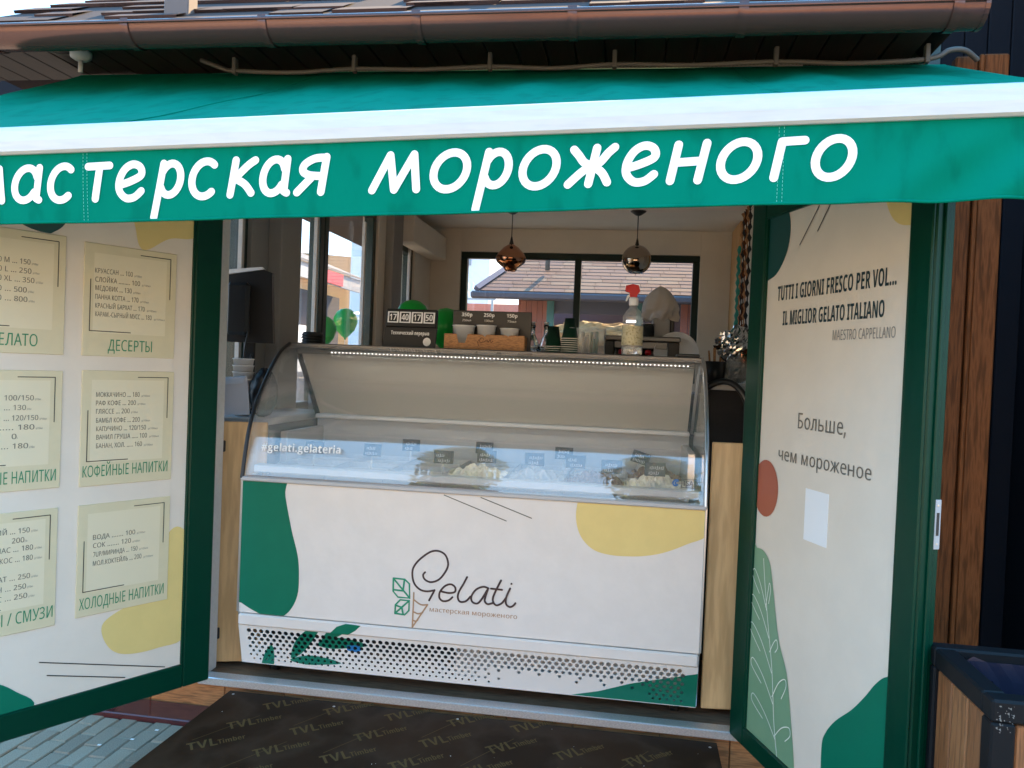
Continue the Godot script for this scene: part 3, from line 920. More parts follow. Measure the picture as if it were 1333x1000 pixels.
	for ci in cards.size():
		var c: Array = cards[ci]
		var xr: float = -c[0]
		var xl := xr - 0.303
		var cn := part(d, "price_card", box(Vector3(xl, c[1], -0.0118), Vector3(xr, c[2], -0.0075), 0.0012), M.card, Vector3.ZERO, titles[ci])
		part(cn, "inner_print", flat([V(xl + 0.03, c[1] + 0.075), V(xr - 0.035, c[1] + 0.075), V(xr - 0.035, c[2] - 0.03), V(xl + 0.03, c[2] - 0.03)], -0.0071), M.card_in)
		var ytop: float = c[2] - 0.02; var yb: float = c[1] + 0.08
		part(cn, "border_print", strokes([line(V(xr - 0.125, ytop), V(xr - 0.022, ytop), 1), line(V(xr - 0.022, ytop), V(xr - 0.022, ytop - 0.137), 1), line(V(xl + 0.02, yb + 0.163), V(xl + 0.02, yb), 1), line(V(xl + 0.02, yb), V(xl + 0.15, yb), 1)], 0.0026, -0.0066), M.ink)
		words(cn, c[3], -c[4], c[6], c[4] - c[5], 0.036, M.ink_green, -0.0062)
		for t in c[7]:
			var wide: float = t[1] - t[2]
			words(cn, t[0], -t[1], t[3] - 0.002, wide * 0.8, 0.0152, M.ink_soft, -0.0062)
			words(cn, "р/100мл", -t[2] - wide * 0.16, t[3] - 0.002, wide * 0.16, 0.006, M.ink_grey, -0.0062)

	# right leaf: x runs from the hinge outwards
	var e := thing("slogan_door", "open green framed door leaf with Italian slogan and leaf print", "door", Vector3(0.40, 0, 0.08))
	e.rotation.y = deg_to_rad(-70)
	door_leaf(e, -0.07, 0.79, -0.008, 1.8, 0.088, 0.085, 0.062, 0.09)
	lo = V(0.018, 0.054); hi = V(0.705, 1.71)
	part(e, "dark_print", flat(clip(curve2([V(-0.05, 1.85), V(0.08, 1.8), V(0.143, 1.7), V(0.147, 1.62), V(0.113, 1.556), V(0.049, 1.516), V(-0.06, 1.53)], 5, true), lo, hi), z), M.p_dark)
	part(e, "yellow_print", flat(clip(curve2([V(0.59, 1.72), V(0.597, 1.65), V(0.632, 1.599), V(0.683, 1.58), V(0.75, 1.585), V(0.8, 1.7), V(0.68, 1.8)], 5, true), lo, hi), z), M.p_yellow)
	part(e, "line_print", strokes([[V(0.3, 1.7), V(0.207, 1.601)], [V(0.36, 1.7), V(0.298, 1.628)]], 0.004, z), M.ink)
	var dk := mat(Color(0.01, 0.035, 0.045), 0.6)
	words(e, "TUTTI I GIORNI FRESCO PER VOL...", 0.093, 1.441, 0.556, 0.045, dk, z, true)
	words(e, "IL MIGLIOR GELATO ITALIANO", 0.13, 1.363, 0.478, 0.043, dk, z, true)
	words(e, "MAESTRO CAPPELLANO", 0.395, 1.31, 0.259, 0.028, M.ink_grey, z)
	words(e, "Больше,", 0.243, 1.053, 0.233, 0.046, M.ink_soft, z)
	words(e, "чем мороженое", 0.143, 0.948, 0.447, 0.04, M.ink_soft, z)
	part(e, "rust_print", flat(clip(arc(0.075, 0.848, 0.075, 0.09, 0, 350, 35, 0.0), lo, hi), z), M.p_rust)
	part(e, "blank_sticker", box(Vector3(0.3, 0.735, -0.0118), Vector3(0.413, 0.884, -0.0106), 0.0), M.letter_white)
	part(e, "leaf_print", flat(clip(curve2([V(-0.02, 0.64), V(0.04, 0.65), V(0.085, 0.648), V(0.125, 0.616), V(0.15, 0.541), V(0.193, 0.406), V(0.246, 0.32), V(0.28, 0.197), V(0.309, 0.068), V(0.31, 0.0), V(-0.03, 0.0)], 5, true), lo, hi), z), M.p_sage)
	# veins of the leaf
	var vein := [curve2([V(0.215, 0.055), V(0.19, 0.15), V(0.165, 0.3), V(0.13, 0.43), V(0.1, 0.55), V(0.085, 0.625)], 6)]
	for q in [[0.18, 0.2, 0.045, 0.3], [0.165, 0.29, 0.03, 0.41], [0.14, 0.39, 0.028, 0.5], [0.12, 0.47, 0.03, 0.585], [0.205, 0.1, 0.06, 0.19]]:
		vein.append(curve2([V(q[0], q[1]), V(lerpf(q[0], q[2], 0.5), lerpf(q[1], q[3], 0.62)), V(q[2] + 0.005, q[3] - 0.005), V(q[2] - 0.004, q[3] - 0.03), V(lerpf(q[0], q[2], 0.55), lerpf(q[1], q[3], 0.35))], 6))
	for q in [[0.175, 0.22, 0.25, 0.3], [0.15, 0.35, 0.195, 0.4], [0.2, 0.11, 0.285, 0.17], [0.115, 0.48, 0.14, 0.56]]:
		vein.append(curve2([V(q[0], q[1]), V(lerpf(q[0], q[2], 0.45), lerpf(q[1], q[3], 0.7)), V(q[2] - 0.008, q[3]), V(q[2], q[3] - 0.02), V(lerpf(q[0], q[2], 0.7), lerpf(q[1], q[3], 0.2))], 6))
	part(e, "vein_print", strokes(vein, 0.003, z + 0.0006), M.p_line)
	part(e, "green_print", flat(clip(curve2([V(0.75, 0.5), V(0.687, 0.484), V(0.647, 0.451), V(0.607, 0.401), V(0.558, 0.347), V(0.492, 0.288), V(0.452, 0.238), V(0.437, 0.196), V(0.44, 0.1), V(0.45, 0.0), V(0.76, 0.0)], 5, true), lo, hi), z), M.p_green)
	# grooves of the closing stile, lock plate on its edge
	part(e, "stile_trim", box(Vector3(0.742, 0.0, 0.0005), Vector3(0.789, 1.795, 0.009), 0.003), M.door_green)
	part(e, "edge_seal", box(Vector3(0.7895, 0.0, -0.03), Vector3(0.797, 1.795, -0.018), 0.002), M.door_green)
	var lp := part(e, "lock_plate", box(Vector3(0.7895, 0.82, -0.0485), Vector3(0.7925, 0.935, -0.0325), 0.001), M.grey_plastic)
	part(lp, "keep_slot", box(Vector3(0.792, 0.852, -0.044), Vector3(0.7932, 0.905, -0.037), 0.0), M.black)
	for y in [0.833, 0.922]: part(lp, "screw", box(Vector3(0.792, y - 0.003, -0.043), Vector3(0.7938, y + 0.003, -0.038), 0.001), M.steel)

# ------------------------------------------------------------------ gelato case
const CX0 := -1.43
const CX1 := 0.274

func display_case():
	var c := thing("gelato_case", "white curved glass gelato display case with green and yellow print", "display case")
	var zf := -0.03
	# body and end panels
	var side := [V(-0.05, 0.19), V(-0.075, 0.036), V(-0.72, 0.036), V(-0.74, 0.8), V(-0.06, 0.745), V(-0.036, 0.74), V(-0.034, 0.235)]
	var sm := prism(side, 0.0, 0.018)
	for x in [CX0 + 0.018, CX1]:
		var o := part(c, "end_panel", sm, M.case_steel)
		o.transform = Transform3D(Basis(Vector3(0, 0, 1), Vector3(0, 1, 0), Vector3(-1, 0, 0)), Vector3(x - 0.0 if x < 0 else x, 0, 0))
	part(c, "back_panel", box(Vector3(CX0 + 0.02, 0.04, -0.735), Vector3(CX1 - 0.02, 0.8, -0.72), 0.0), M.grey_plastic)
	part(c, "front_panel", box(Vector3(CX0 + 0.003, 0.2365, zf - 0.02), Vector3(CX1 - 0.003, 0.735, zf), 0.002), M.case_white)
	part(c, "top_rail", box(Vector3(CX0, 0.7365, zf - 0.03), Vector3(CX1, 0.752, zf + 0.014), 0.003), M.rail_grey)
	for x in [CX0 - 0.004, CX1 - 0.005]: part(c, "edge_trim", box(Vector3(x, 0.24, zf - 0.03), Vector3(x + 0.009, 0.75, zf + 0.0035), 0.002), M.case_steel)
	var z := zf + 0.0012
	var lo := V(CX0 + 0.005, 0.2375); var hi := V(CX1 - 0.005, 0.734)
	part(c, "green_print", flat(clip(curve2([V(-1.5, 0.8), V(-1.262, 0.8), V(-1.256, 0.703), V(-1.251, 0.667), V(-1.225, 0.558), V(-1.199, 0.468), V(-1.191, 0.395), V(-1.194, 0.321), V(-1.219, 0.264), V(-1.257, 0.231), V(-1.295, 0.226), V(-1.345, 0.239), V(-1.415, 0.273), V(-1.5, 0.33)], 5, true), lo, hi), z), M.p_green)
	part(c, "yellow_print", flat(clip(curve2([V(-0.14, 0.8), V(-0.165, 0.75), V(-0.173, 0.694), V(-0.165, 0.642), V(-0.142, 0.6), V(-0.102, 0.569), V(-0.046, 0.557), V(0.014, 0.557), V(0.073, 0.563), V(0.139, 0.58), V(0.213, 0.614), V(0.29, 0.66), V(0.34, 0.8)], 5, true), lo, hi), z), M.p_yellow)
	part(c, "line_print", strokes([[V(-0.65, 0.729), V(-0.42, 0.651)], [V(-0.515, 0.729), V(-0.33, 0.667)]], 0.0035, z), M.ink_soft)
	# the shop's sign: script, leaf mark, cone
	var brown := mat(Color(0.055, 0.028, 0.026), 0.6)
	var logo := [
		curve2([V(-0.71, 0.444), V(-0.717, 0.433), V(-0.709, 0.417), V(-0.686, 0.41), V(-0.656, 0.423), V(-0.632, 0.457), V(-0.626, 0.484), V(-0.638, 0.513), V(-0.664, 0.525), V(-0.694, 0.519), V(-0.732, 0.489), V(-0.754, 0.458), V(-0.757, 0.428), V(-0.748, 0.399), V(-0.727, 0.38), V(-0.701, 0.375), V(-0.674, 0.381)], 6), line(V(-0.672, 0.382), V(-0.691, 0.343), 2),
		curve2([V(-0.65, 0.38), V(-0.62, 0.376), V(-0.597, 0.382), V(-0.597, 0.399), V(-0.613, 0.408), V(-0.634, 0.4), V(-0.652, 0.377), V(-0.653, 0.356), V(-0.64, 0.345), V(-0.619, 0.349), V(-0.605, 0.362)], 6),
		curve2([V(-0.554, 0.439), V(-0.566, 0.414), V(-0.582, 0.383), V(-0.585, 0.362), V(-0.576, 0.348), V(-0.555, 0.352), V(-0.539, 0.37)], 6),
		curve2([V(-0.475, 0.405), V(-0.494, 0.409), V(-0.519, 0.397), V(-0.535, 0.372), V(-0.532, 0.352), V(-0.513, 0.347), V(-0.497, 0.365), V(-0.478, 0.4)], 6), curve2([V(-0.475, 0.405), V(-0.484, 0.375), V(-0.486, 0.358), V(-0.475, 0.348), V(-0.456, 0.354)], 6),
		curve2([V(-0.43, 0.437), V(-0.451, 0.39), V(-0.457, 0.364), V(-0.445, 0.347), V(-0.425, 0.355), V(-0.409, 0.377)], 6), line(V(-0.465, 0.405), V(-0.425, 0.404), 1),
		curve2([V(-0.396, 0.411), V(-0.409, 0.377), V(-0.408, 0.354), V(-0.395, 0.345), V(-0.383, 0.35), V(-0.375, 0.36)], 6), line(V(-0.392, 0.428), V(-0.3915, 0.4285), 1)]
	part(c, "logo_lettering", strokes(logo, 0.0072, z), brown)
	var lf := [[V(-0.828, 0.413), V(-0.785, 0.412), V(-0.767, 0.397), V(-0.764, 0.345), V(-0.808, 0.345), V(-0.827, 0.365), V(-0.828, 0.413)], line(V(-0.828, 0.413), V(-0.764, 0.345), 1), line(V(-0.79, 0.37), V(-0.786, 0.411), 1), line(V(-0.79, 0.37), V(-0.827, 0.371), 1),
		[V(-0.817, 0.285), V(-0.816, 0.317), V(-0.799, 0.336), V(-0.765, 0.336), V(-0.765, 0.3), V(-0.78, 0.283), V(-0.817, 0.285)], line(V(-0.817, 0.285), V(-0.765, 0.336), 1), line(V(-0.792, 0.309), V(-0.814, 0.315), 1), line(V(-0.792, 0.309), V(-0.786, 0.286), 1)]
	part(c, "logo_leaf", strokes(lf, 0.0062, z), mat(Color(0.01, 0.25, 0.13), 0.6))
	var tan_ := mat(Color(0.42, 0.24, 0.13), 0.6)
	part(c, "logo_cone", strokes([line(V(-0.749, 0.366), V(-0.75, 0.24), 2), line(V(-0.75, 0.24), V(-0.696, 0.327), 2), curve2([V(-0.747, 0.34), V(-0.721, 0.325), V(-0.696, 0.327)], 5), curve2([V(-0.748, 0.297), V(-0.73, 0.291), V(-0.713, 0.297)], 5), curve2([V(-0.749, 0.266), V(-0.738, 0.263), V(-0.73, 0.269)], 4)], 0.0055, z), tan_)
	words(c, "мастерская мороженого", -0.688, 0.303, 0.321, 0.017, tan_, z)
	# lower grille with real perforations and print across it
	var lip := begin()
	var gx0 := CX0 + 0.005; var gx1 := CX1 - 0.004
	bx(lip, Vector3(gx0, 0.19, -0.065), Vector3(gx1, 0.234, -0.022), 0.006)
	part(c, "grille_lip", done(lip), M.case_white)
	var im := Image.create(2048, 192, false, Image.FORMAT_RGB8)
	im.fill(Color(0.75, 0.7, 0.65).linear_to_srgb())
	var px := func(pts): 
		var o := []
		for p in pts: o.append(V((p.x - gx0) / (gx1 - gx0) * 2048.0, (0.2 - p.y) / 0.17 * 192.0))
		return o
	var gc := Color(0.004, 0.15, 0.09).linear_to_srgb()
	var leaves := [[V(-0.943, 0.27), V(-1.023, 0.244), V(-1.069, 0.199), V(-1.096, 0.155), V(-1.039, 0.174), V(-0.983, 0.216)], [V(-1.098, 0.215), V(-1.155, 0.191), V(-1.202, 0.14), V(-1.224, 0.073), V(-1.19, 0.086), V(-1.143, 0.136)], [V(-0.919, 0.153), V(-1.001, 0.173), V(-1.077, 0.166), V(-1.114, 0.135), V(-1.056, 0.126), V(-0.98, 0.138)],
		[V(-1.026, 0.069), V(-1.093, 0.086), V(-1.161, 0.087), V(-1.228, 0.063), V(-1.169, 0.049), V(-1.092, 0.056)], [V(-1.299, 0.117), V(-1.327, 0.082), V(-1.345, 0.02), V(-1.301, 0.02), V(-1.29, 0.086)]]
	for l in leaves: fill_poly(im, px.call(curve2(l, 5, true)), gc)
	fill_poly(im, px.call([V(-0.2, 0.028), V(-0.184, 0.031), V(-0.068, 0.061), V(0.042, 0.103), V(0.134, 0.129), V(0.28, 0.168), V(0.28, 0.02)]), gc)
	fill_poly(im, px.call([V(-1.0, 0.145), V(-0.955, 0.15), V(-0.94, 0.135), V(-0.96, 0.12), V(-1.0, 0.125)]), Color(0.02, 0.16, 0.4).linear_to_srgb())
	var gm := mat(Color(1, 1, 1), 0.4)
	gm.albedo_texture = ImageTexture.create_from_image(im)
	# the leaf also runs up over the lip
	part(c, "leaf_print", flat([V(-0.943, 0.23), V(-1.0, 0.232), V(-1.035, 0.218), V(-1.06, 0.192), V(-0.99, 0.192), V(-0.962, 0.21)], -0.0212), M.p_green)
	var gs := begin()
	var gp := func(x: float, y: float, dep: float):
		return Vector3(x, y, lerpf(-0.068, -0.03, clampf((y - 0.036) / 0.154, 0, 1)) - dep)
	var gv := func(x: float, y: float, dep: float):
		gs.set_uv(Vector2((x - gx0) / (gx1 - gx0), (0.2 - y) / 0.17))
		gs.add_vertex(gp.call(x, y, dep))
	var gquad := func(ax, ay, bx_, by, cx_, cy, dx, dy, d1 := 0.0, d2 := 0.0):
		gv.call(ax, ay, d1); gv.call(bx_, by, d1); gv.call(cx_, cy, d2)
		gv.call(ax, ay, d1); gv.call(cx_, cy, d2); gv.call(dx, dy, d2)
	var P := 0.0245; var RP := 0.0165; var nrow := 8
	var top := 0.178
	gquad.call(gx0, 0.191, gx1, 0.191, gx1, top, gx0, top)
	for r in nrow:
		var yc := top - RP * (r + 0.5)
		var y0 := yc - RP / 2; var y1 := yc + RP / 2
		var xs := gx0 + 0.028 + (P / 2 if r % 2 else 0.0)
		var cnt := int((gx1 - 0.03 - xs) / P)
		gquad.call(gx0, y1, xs, y1, xs, y0, gx0, y0)
		var rad := 0.0088 - 0.00062 * r
		for k in cnt:
			var xc := xs + P * (k + 0.5)
			var xa := xc - P / 2; var xb := xc + P / 2
			var solid := false
			if xc > -0.5 and xc < 0.1 and r >= 4:
				var fade := (r - 3) * 0.28
				solid = (k % 3 != 0) if r == 4 else (k % 4 != (r % 2) * 2 or r == 6 or xc < -0.2 or (r == 7))
				if xc < -0.42: solid = solid and k % 2 == 0
			if solid:
				gquad.call(xa, y1, xb, y1, xb, y0, xa, y0)
				continue
			var n := 12
			for s in n:
				var a0 := TAU * s / n; var a1 := TAU * (s + 1) / n
				var o0 := Vector2(cos(a0), sin(a0)); var o1 := Vector2(cos(a1), sin(a1))
				var h0 := V(xc + rad * o0.x, yc + rad * o0.y * 0.93); var h1 := V(xc + rad * o1.x, yc + rad * o1.y * 0.93)
				var e0 := o0 / maxf(absf(o0.x) / (P / 2), absf(o0.y) / (RP / 2)); var e1 := o1 / maxf(absf(o1.x) / (P / 2), absf(o1.y) / (RP / 2))
				gquad.call(xc + e0.x, yc + e0.y, h0.x, h0.y, h1.x, h1.y, xc + e1.x, yc + e1.y)
				# corner of the cell that the twelve rays cut off
				if absf(e0.x - e1.x) > 1e-5 and absf(e0.y - e1.y) > 1e-5:
					var kx := (P / 2) * signf(o0.x + o1.x); var ky := (RP / 2) * signf(o0.y + o1.y)
					gv.call(xc + e0.x, yc + e0.y, 0.0); gv.call(xc + e1.x, yc + e1.y, 0.0); gv.call(xc + kx, yc + ky, 0.0)
				gquad.call(h0.x, h0.y, h1.x, h1.y, h1.x, h1.y, h0.x, h0.y, 0.0, 0.003)
		gquad.call(xs + P * cnt, y1, gx1, y1, gx1, y0, xs + P * cnt, y0)
	gquad.call(gx0, top - RP * nrow, gx1, top - RP * nrow, gx1, 0.036, gx0, 0.036)
	part(c, "grille", done(gs), gm)
	part(c, "grille_foot", box(Vector3(gx0, 0.034, -0.09), Vector3(gx1, 0.0365, -0.068), 0.0), M.case_white)
	part(c, "condenser_plate", box(Vector3(-0.6, 0.05, -0.105), Vector3(CX1 - 0.03, 0.2, -0.1), 0.0), M.alu)
	part(c, "machine_box", box(Vector3(CX0 + 0.03, 0.05, -0.6), Vector3(-0.62, 0.22, -0.25), 0.0), M.black_matt)
	# castors
	for x in [-1.32, 0.2]:
		for zz in [-0.14, -0.62]:
			var w := Node3D.new()
			w.name = "castor"
			c.add_child(w, true)
			part(w, "wheel", tube([Vector3(x - 0.014, 0.012, zz), Vector3(x + 0.014, 0.012, zz)], 0.0235, 16), M.black)
			part(w, "fork", box(Vector3(x - 0.022, 0.012, zz - 0.012), Vector3(x - 0.016, 0.05, zz + 0.02), 0.002), M.steel)
			part(w, "fork", box(Vector3(x + 0.016, 0.012, zz - 0.012), Vector3(x + 0.022, 0.05, zz + 0.02), 0.002), M.steel)
			part(w, "plate", box(Vector3(x - 0.03, 0.036, zz - 0.03), Vector3(x + 0.03, 0.041, zz + 0.04), 0.001), M.steel)
	# glass: bent front sheet and two end sheets
	var gl := curve2([V(-0.022, 0.745), V(-0.033, 0.8), V(-0.0485, 0.87), V(-0.071, 0.94), V(-0.108, 1.01), V(-0.165, 1.085), V(-0.235, 1.16), V(-0.315, 1.225), V(-0.4, 1.262)], 8)
	var fs := begin(true)
	var X0 := CX0 + 0.006; var X1 := CX1 - 0.006
	for side_ in 4:
		var off: float = [0.0, -0.005, -0.013, -0.018][side_]
		for i in gl.size() - 1:
			var a: Vector2 = gl[i]; var b: Vector2 = gl[i + 1]
			var na := (gl[mini(i + 1, gl.size() - 1)] - gl[maxi(i - 1, 0)] as Vector2).normalized()
			var nb := (gl[mini(i + 2, gl.size() - 1)] - gl[i] as Vector2).normalized()
			var ga := a + Vector2(na.y, -na.x) * off; var gb := b + Vector2(nb.y, -nb.x) * off
			var q := [Vector3(X0, ga.y, ga.x), Vector3(X1, ga.y, ga.x), Vector3(X1, gb.y, gb.x), Vector3(X0, gb.y, gb.x)]
			if side_ % 2 == 0:
				tri(fs, q[0], q[2], q[1]); tri(fs, q[0], q[3], q[2])
			else:
				tri(fs, q[0], q[1], q[2]); tri(fs, q[0], q[2], q[3])
	part(c, "front_glass", done(fs), M.glass)
	var sp := []
	for p in gl: sp.append(V(p.x - 0.02, p.y))
	sp += [V(-0.45, 1.235), V(-0.70, 0.95), V(-0.70, 0.78), V(-0.05, 0.755)]
	var spm := prism(sp, 0.0, 0.005)
	for x in [CX0 + 0.012, CX1 - 0.007]:
		var o := part(c, "end_glass", spm, M.glass)
		o.transform = Transform3D(Basis(Vector3(0, 0, 1), Vector3(0, 1, 0), Vector3(-1, 0, 0)), Vector3(x, 0, 0))
	for x in [CX0 + 0.004, CX1 - 0.004]:
		var pth := []
		for p in gl: pth.append(Vector3(x, p.y, p.x))
		part(c, "glass_edge", tube(pth, 0.0075, 8), M.black if x < 0 else M.case_steel)
		part(c, "inner_post", tube([Vector3(x * 0.99, 0.95, -0.695), Vector3(x * 0.99, 1.24, -0.45)], 0.011, 8), M.black if x < 0 else M.case_steel)
	# top shelf with lamp strip
	part(c, "top_shelf", box(Vector3(CX0, 1.243, -0.70), Vector3(CX1, 1.266, -0.395), 0.004), M.shelf_steel)
	part(c, "lamp_rail", box(Vector3(CX0 + 0.04, 1.222, -0.44), Vector3(CX1 - 0.03, 1.2425, -0.405), 0.003), M.shelf_steel)
	var led := mat(Color(0.9, 0.9, 0.9), 0.4)
	led.emission_enabled = true
	led.emission = Color(1, 0.98, 0.94)
	led.emission_energy_multiplier = 1.2
	var ls := begin()
	for i in 92: bx(ls, Vector3(-1.244 + i * 0.016, 1.229, -0.405), Vector3(-1.2385 + i * 0.016, 1.2335, -0.403))
	part(c, "led_strip", done(ls), led)
	var la := AreaLight3D.new()
	la.name = "led_strip_light"
	c.add_child(la)
	la.area_size = Vector2(1.46, 0.012)
	la.light_color = Color(1, 0.98, 0.94)
	la.light_energy = 0.06
	la.shadow_enabled = true
	la.position = Vector3(-0.51, 1.219, -0.4)
	la.rotation_degrees = Vector3(-100, 0, 0)
	# back sheet, ledge, basin
	var bq := begin()
	face(bq, [Vector3(CX0 + 0.03, 1.24, -0.455), Vector3(CX1 - 0.03, 1.24, -0.455), Vector3(CX1 - 0.03, 0.956, -0.69), Vector3(CX0 + 0.03, 0.956, -0.69)], Vector3(-0.5, 1.2, -0.9))
	face(bq, [Vector3(CX0 + 0.03, 1.24, -0.463), Vector3(CX1 - 0.03, 1.24, -0.463), Vector3(CX1 - 0.03, 0.956, -0.698), Vector3(CX0 + 0.03, 0.956, -0.698)], Vector3(-0.5, 1.0, -0.3))
	part(c, "back_sheet", done(bq), M.frost)
	part(c, "back_ledge", box(Vector3(CX0 + 0.022, 0.936, -0.71), Vector3(CX1 - 0.022, 0.955, -0.655), 0.004), M.basin)
	part(c, "basin_wall", box(Vector3(CX0 + 0.022, 0.76, -0.71), Vector3(CX1 - 0.022, 0.9355, -0.685), 0.0), M.grey_plastic)
	for x in [CX0 + 0.022, CX1 - 0.052]: part(c, "basin_wall", box(Vector3(x, 0.76, -0.684), Vector3(x + 0.03, 0.9, -0.3), 0.003), M.case_steel)
	part(c, "basin_rim", box(Vector3(CX0 + 0.022, 0.762, -0.13), Vector3(CX1 - 0.022, 0.79, -0.075), 0.004), M.basin)
	part(c, "basin_floor", box(Vector3(CX0 + 0.03, 0.62, -0.684), Vector3(CX1 - 0.03, 0.64, -0.076), 0.0), M.steel)
	# words on the glass
	var gt := Node3D.new()
	gt.name = "glass_lettering"
	c.add_child(gt)
	gt.position = Vector3(-1.36, 0.85, -0.0385)
	gt.rotation.x = -0.16
	gt.rotation.z = 0.016
	words(gt, "#gelati.gelateria", 0, 0, 0.31, 0.028, M.letter_white, 0.003, true, false, "lettering")
	var is_ := Node3D.new()
	is_.name = "maker_sticker"
	c.add_child(is_)
	is_.position = Vector3(0.15, 0.808, -0.034)
	is_.rotation.x = -0.03
	var dark := mat(Color(0.05, 0.06, 0.07), 0.5)
	words(is_, "ISA", 0.042, 0.007, 0.034, 0.017, dark, 0.003)
	part(is_, "frame", strokes([[V(0.036, 0.001), V(0.088, 0.001), V(0.088, 0.029), V(0.036, 0.029), V(0.036, 0.001)]], 0.0016, 0.003), dark)
	part(is_, "swirl", strokes([arc(0.017, 0.016, 0.01, 0.01, 60, 300), arc(0.02, 0.016, 0.005, 0.006, 70, 300)], 0.006, 0.003), mat(Color(0.02, 0.12, 0.32), 0.5))
	# gelato pans: two rows, each a thing that lifts out
	var n := 0
	var fill := [M.lid, M.lid, M.cream, M.lid, M.cocoa, M.cream]
	var words_row := ["front row", "back row"]
	var names := ["first", "second", "third", "fourth", "fifth", "sixth", "seventh"]
	for row in 2:
		for k in 7:
			var pw := 0.225
			var xa := CX0 + 0.058 + k * (pw + 0.003)
			var za := -0.135 - row * 0.27
			var pan := thing("gelato_pan", "steel gelato pan, %s from the left in the %s of the case" % [names[k], words_row[row]], "pan", Vector3(xa + pw / 2, 0.641, za - 0.132), "gelato pans in the case")
			var st := begin()
			var hw := pw / 2; var hd := 0.131
			for q in [[Vector3(-hw, 0, -hd), Vector3(hw, 0.002, hd)], [Vector3(-hw, 0.002, -hd), Vector3(-hw + 0.003, 0.14, hd)], [Vector3(hw - 0.003, 0.002, -hd), Vector3(hw, 0.14, hd)], [Vector3(-hw + 0.003, 0.002, -hd), Vector3(hw - 0.003, 0.14, -hd + 0.003)], [Vector3(-hw + 0.003, 0.002, hd - 0.003), Vector3(hw - 0.003, 0.14, hd)]]: bx(st, q[0], q[1])
			part(pan, "shell", done(st), M.steel)
			var kind: int = [0, 0, 0, 2, 3, 4, 5][k] if row == 0 else [0, 0, 0, 0, 0, 0, 4][k]
			var ice := begin(true)
			var N := 14
			var hfun := func(i, j):
				var fx := float(i) / N * 2 - 1; var fz := float(j) / N * 2 - 1
				var hh := 0.118 + (0.012 * cos(fx * 1.4) * cos(fz * 1.4) if kind == 0 else 0.045 * cos(fx * 1.5) * cos(fz * 1.5) + 0.014 * sin(fx * 9.0 + fz * 5.0 + k) + 0.01 * sin(fz * 11.0 - fx * 4.0))
				return Vector3(fx * (hw - 0.0035), hh, fz * (hd - 0.0035))
			for i in N:
				for j in N:
					var p = hfun.call(i, j); var q = hfun.call(i + 1, j); var r = hfun.call(i + 1, j + 1); var s = hfun.call(i, j + 1)
					tri(ice, p, q, r); tri(ice, p, r, s)
			part(pan, "gelato", done(ice), fill[kind])
	# flavour tags stuck in the tubs
	var spots := [[-1.25, -0.27, 0.1], [-1.02, -0.3, -0.1], [-0.93, -0.56, 0.15], [-0.62, -0.62, 0.0], [-0.7, -0.2, 0.05], [-0.55, -0.3, 0.05], [-0.27, -0.58, -0.05], [-0.36, -0.3, 0.1], [-0.2, -0.3, 0.0], [0.03, -0.6, -0.2], [-0.06, -0.2, 0.0], [0.1, -0.2, 0.05]]
	var where := ["at the far left front", "second from the left at the front", "in the back row at the left", "in the back row under the counter box", "between the pale tubs at the front", "beside the cream tub", "in the back row right of centre", "right of the cream tub", "left of the brown tub", "tilted at the back right", "large one standing in the brown tub", "at the front right below the maker sticker"]
	for i in spots.size():
		var s: Array = spots[i]
		var t := thing("flavour_tag", "black flavour tag with white handwriting, %s" % where[i], "price tag", Vector3(s[0], 0.765, s[1]), "flavour tags in the gelato")
		t.rotation = Vector3(-0.15, s[2], -0.25 if i == 9 else 0.0)
		part(t, "card", box(Vector3(-0.038, 0.055, -0.001), Vector3(0.038, 0.105, 0.001), 0.0008), M.tag_black)
		part(t, "spike", box(Vector3(-0.002, 0.0, -0.001), Vector3(0.002, 0.056, 0.001), 0.0), M.clear_plastic)
		var hand := []
		for ln in 2:
			var pts := []
			var y := 0.086 - ln * 0.02
			var x0 := -0.03 + 0.012 * float((i * 5 + ln * 3) % 4) / 4.0
			var loops := 5 + (i + ln * 2) % 4
			for q in loops * 12:
				var ph := q * TAU / 12.0
				var tall := 0.0042 if (int(q / 12.0) + i) % 3 else 0.0068
				pts.append(V(x0 + q * 0.00056 + 0.0021 * sin(ph), y + tall * -cos(ph)))
			hand.append(pts)
		part(t, "handwriting", strokes(hand, 0.0009, 0.0016), M.letter_white)

# ------------------------------------------------------------------ things inside the kiosk
func cup(h: float, r0: float, r1: float) -> ArrayMesh:
	return lathe([V(0, 0.004), V(r0 - 0.001, 0.004), V(r0, 0), V(r1, h - 0.003), V(r1 + 0.002, h - 0.004), V(r1 + 0.003, h - 0.001), V(r1 + 0.001, h), V(r1 - 0.001, h - 0.002), V(r0 - 0.002, 0.008), V(0, 0.008)], 24)

func bag_mesh(sd: int, rx: float, ry: float, rz: float, crumple: float, n := 26, soft := false) -> ArrayMesh:
	var nz := FastNoiseLite.new()
	nz.seed = sd; nz.frequency = 1.5; nz.fractal_octaves = 3
	nz.fractal_type = FastNoiseLite.FRACTAL_RIDGED
	var st := begin(soft)
	var P := func(i, j):
		var th: float = PI * i / n; var ph: float = TAU * j / (2 * n)
		var d := Vector3(sin(th) * cos(ph), cos(th), sin(th) * sin(ph))
		var s := 1.0 + crumple * nz.get_noise_3d(d.x * 1.0, d.y * 1.0, d.z * 1.0)
		return Vector3(d.x * rx, d.y * ry, d.z * rz) * s
	for i in n:
		for j in 2 * n:
			var p = P.call(i, j); var q = P.call(i, j + 1); var r = P.call(i + 1, j + 1); var s = P.call(i + 1, j)
			tri(st, p, r, q); tri(st, p, s, r)
	return done(st)

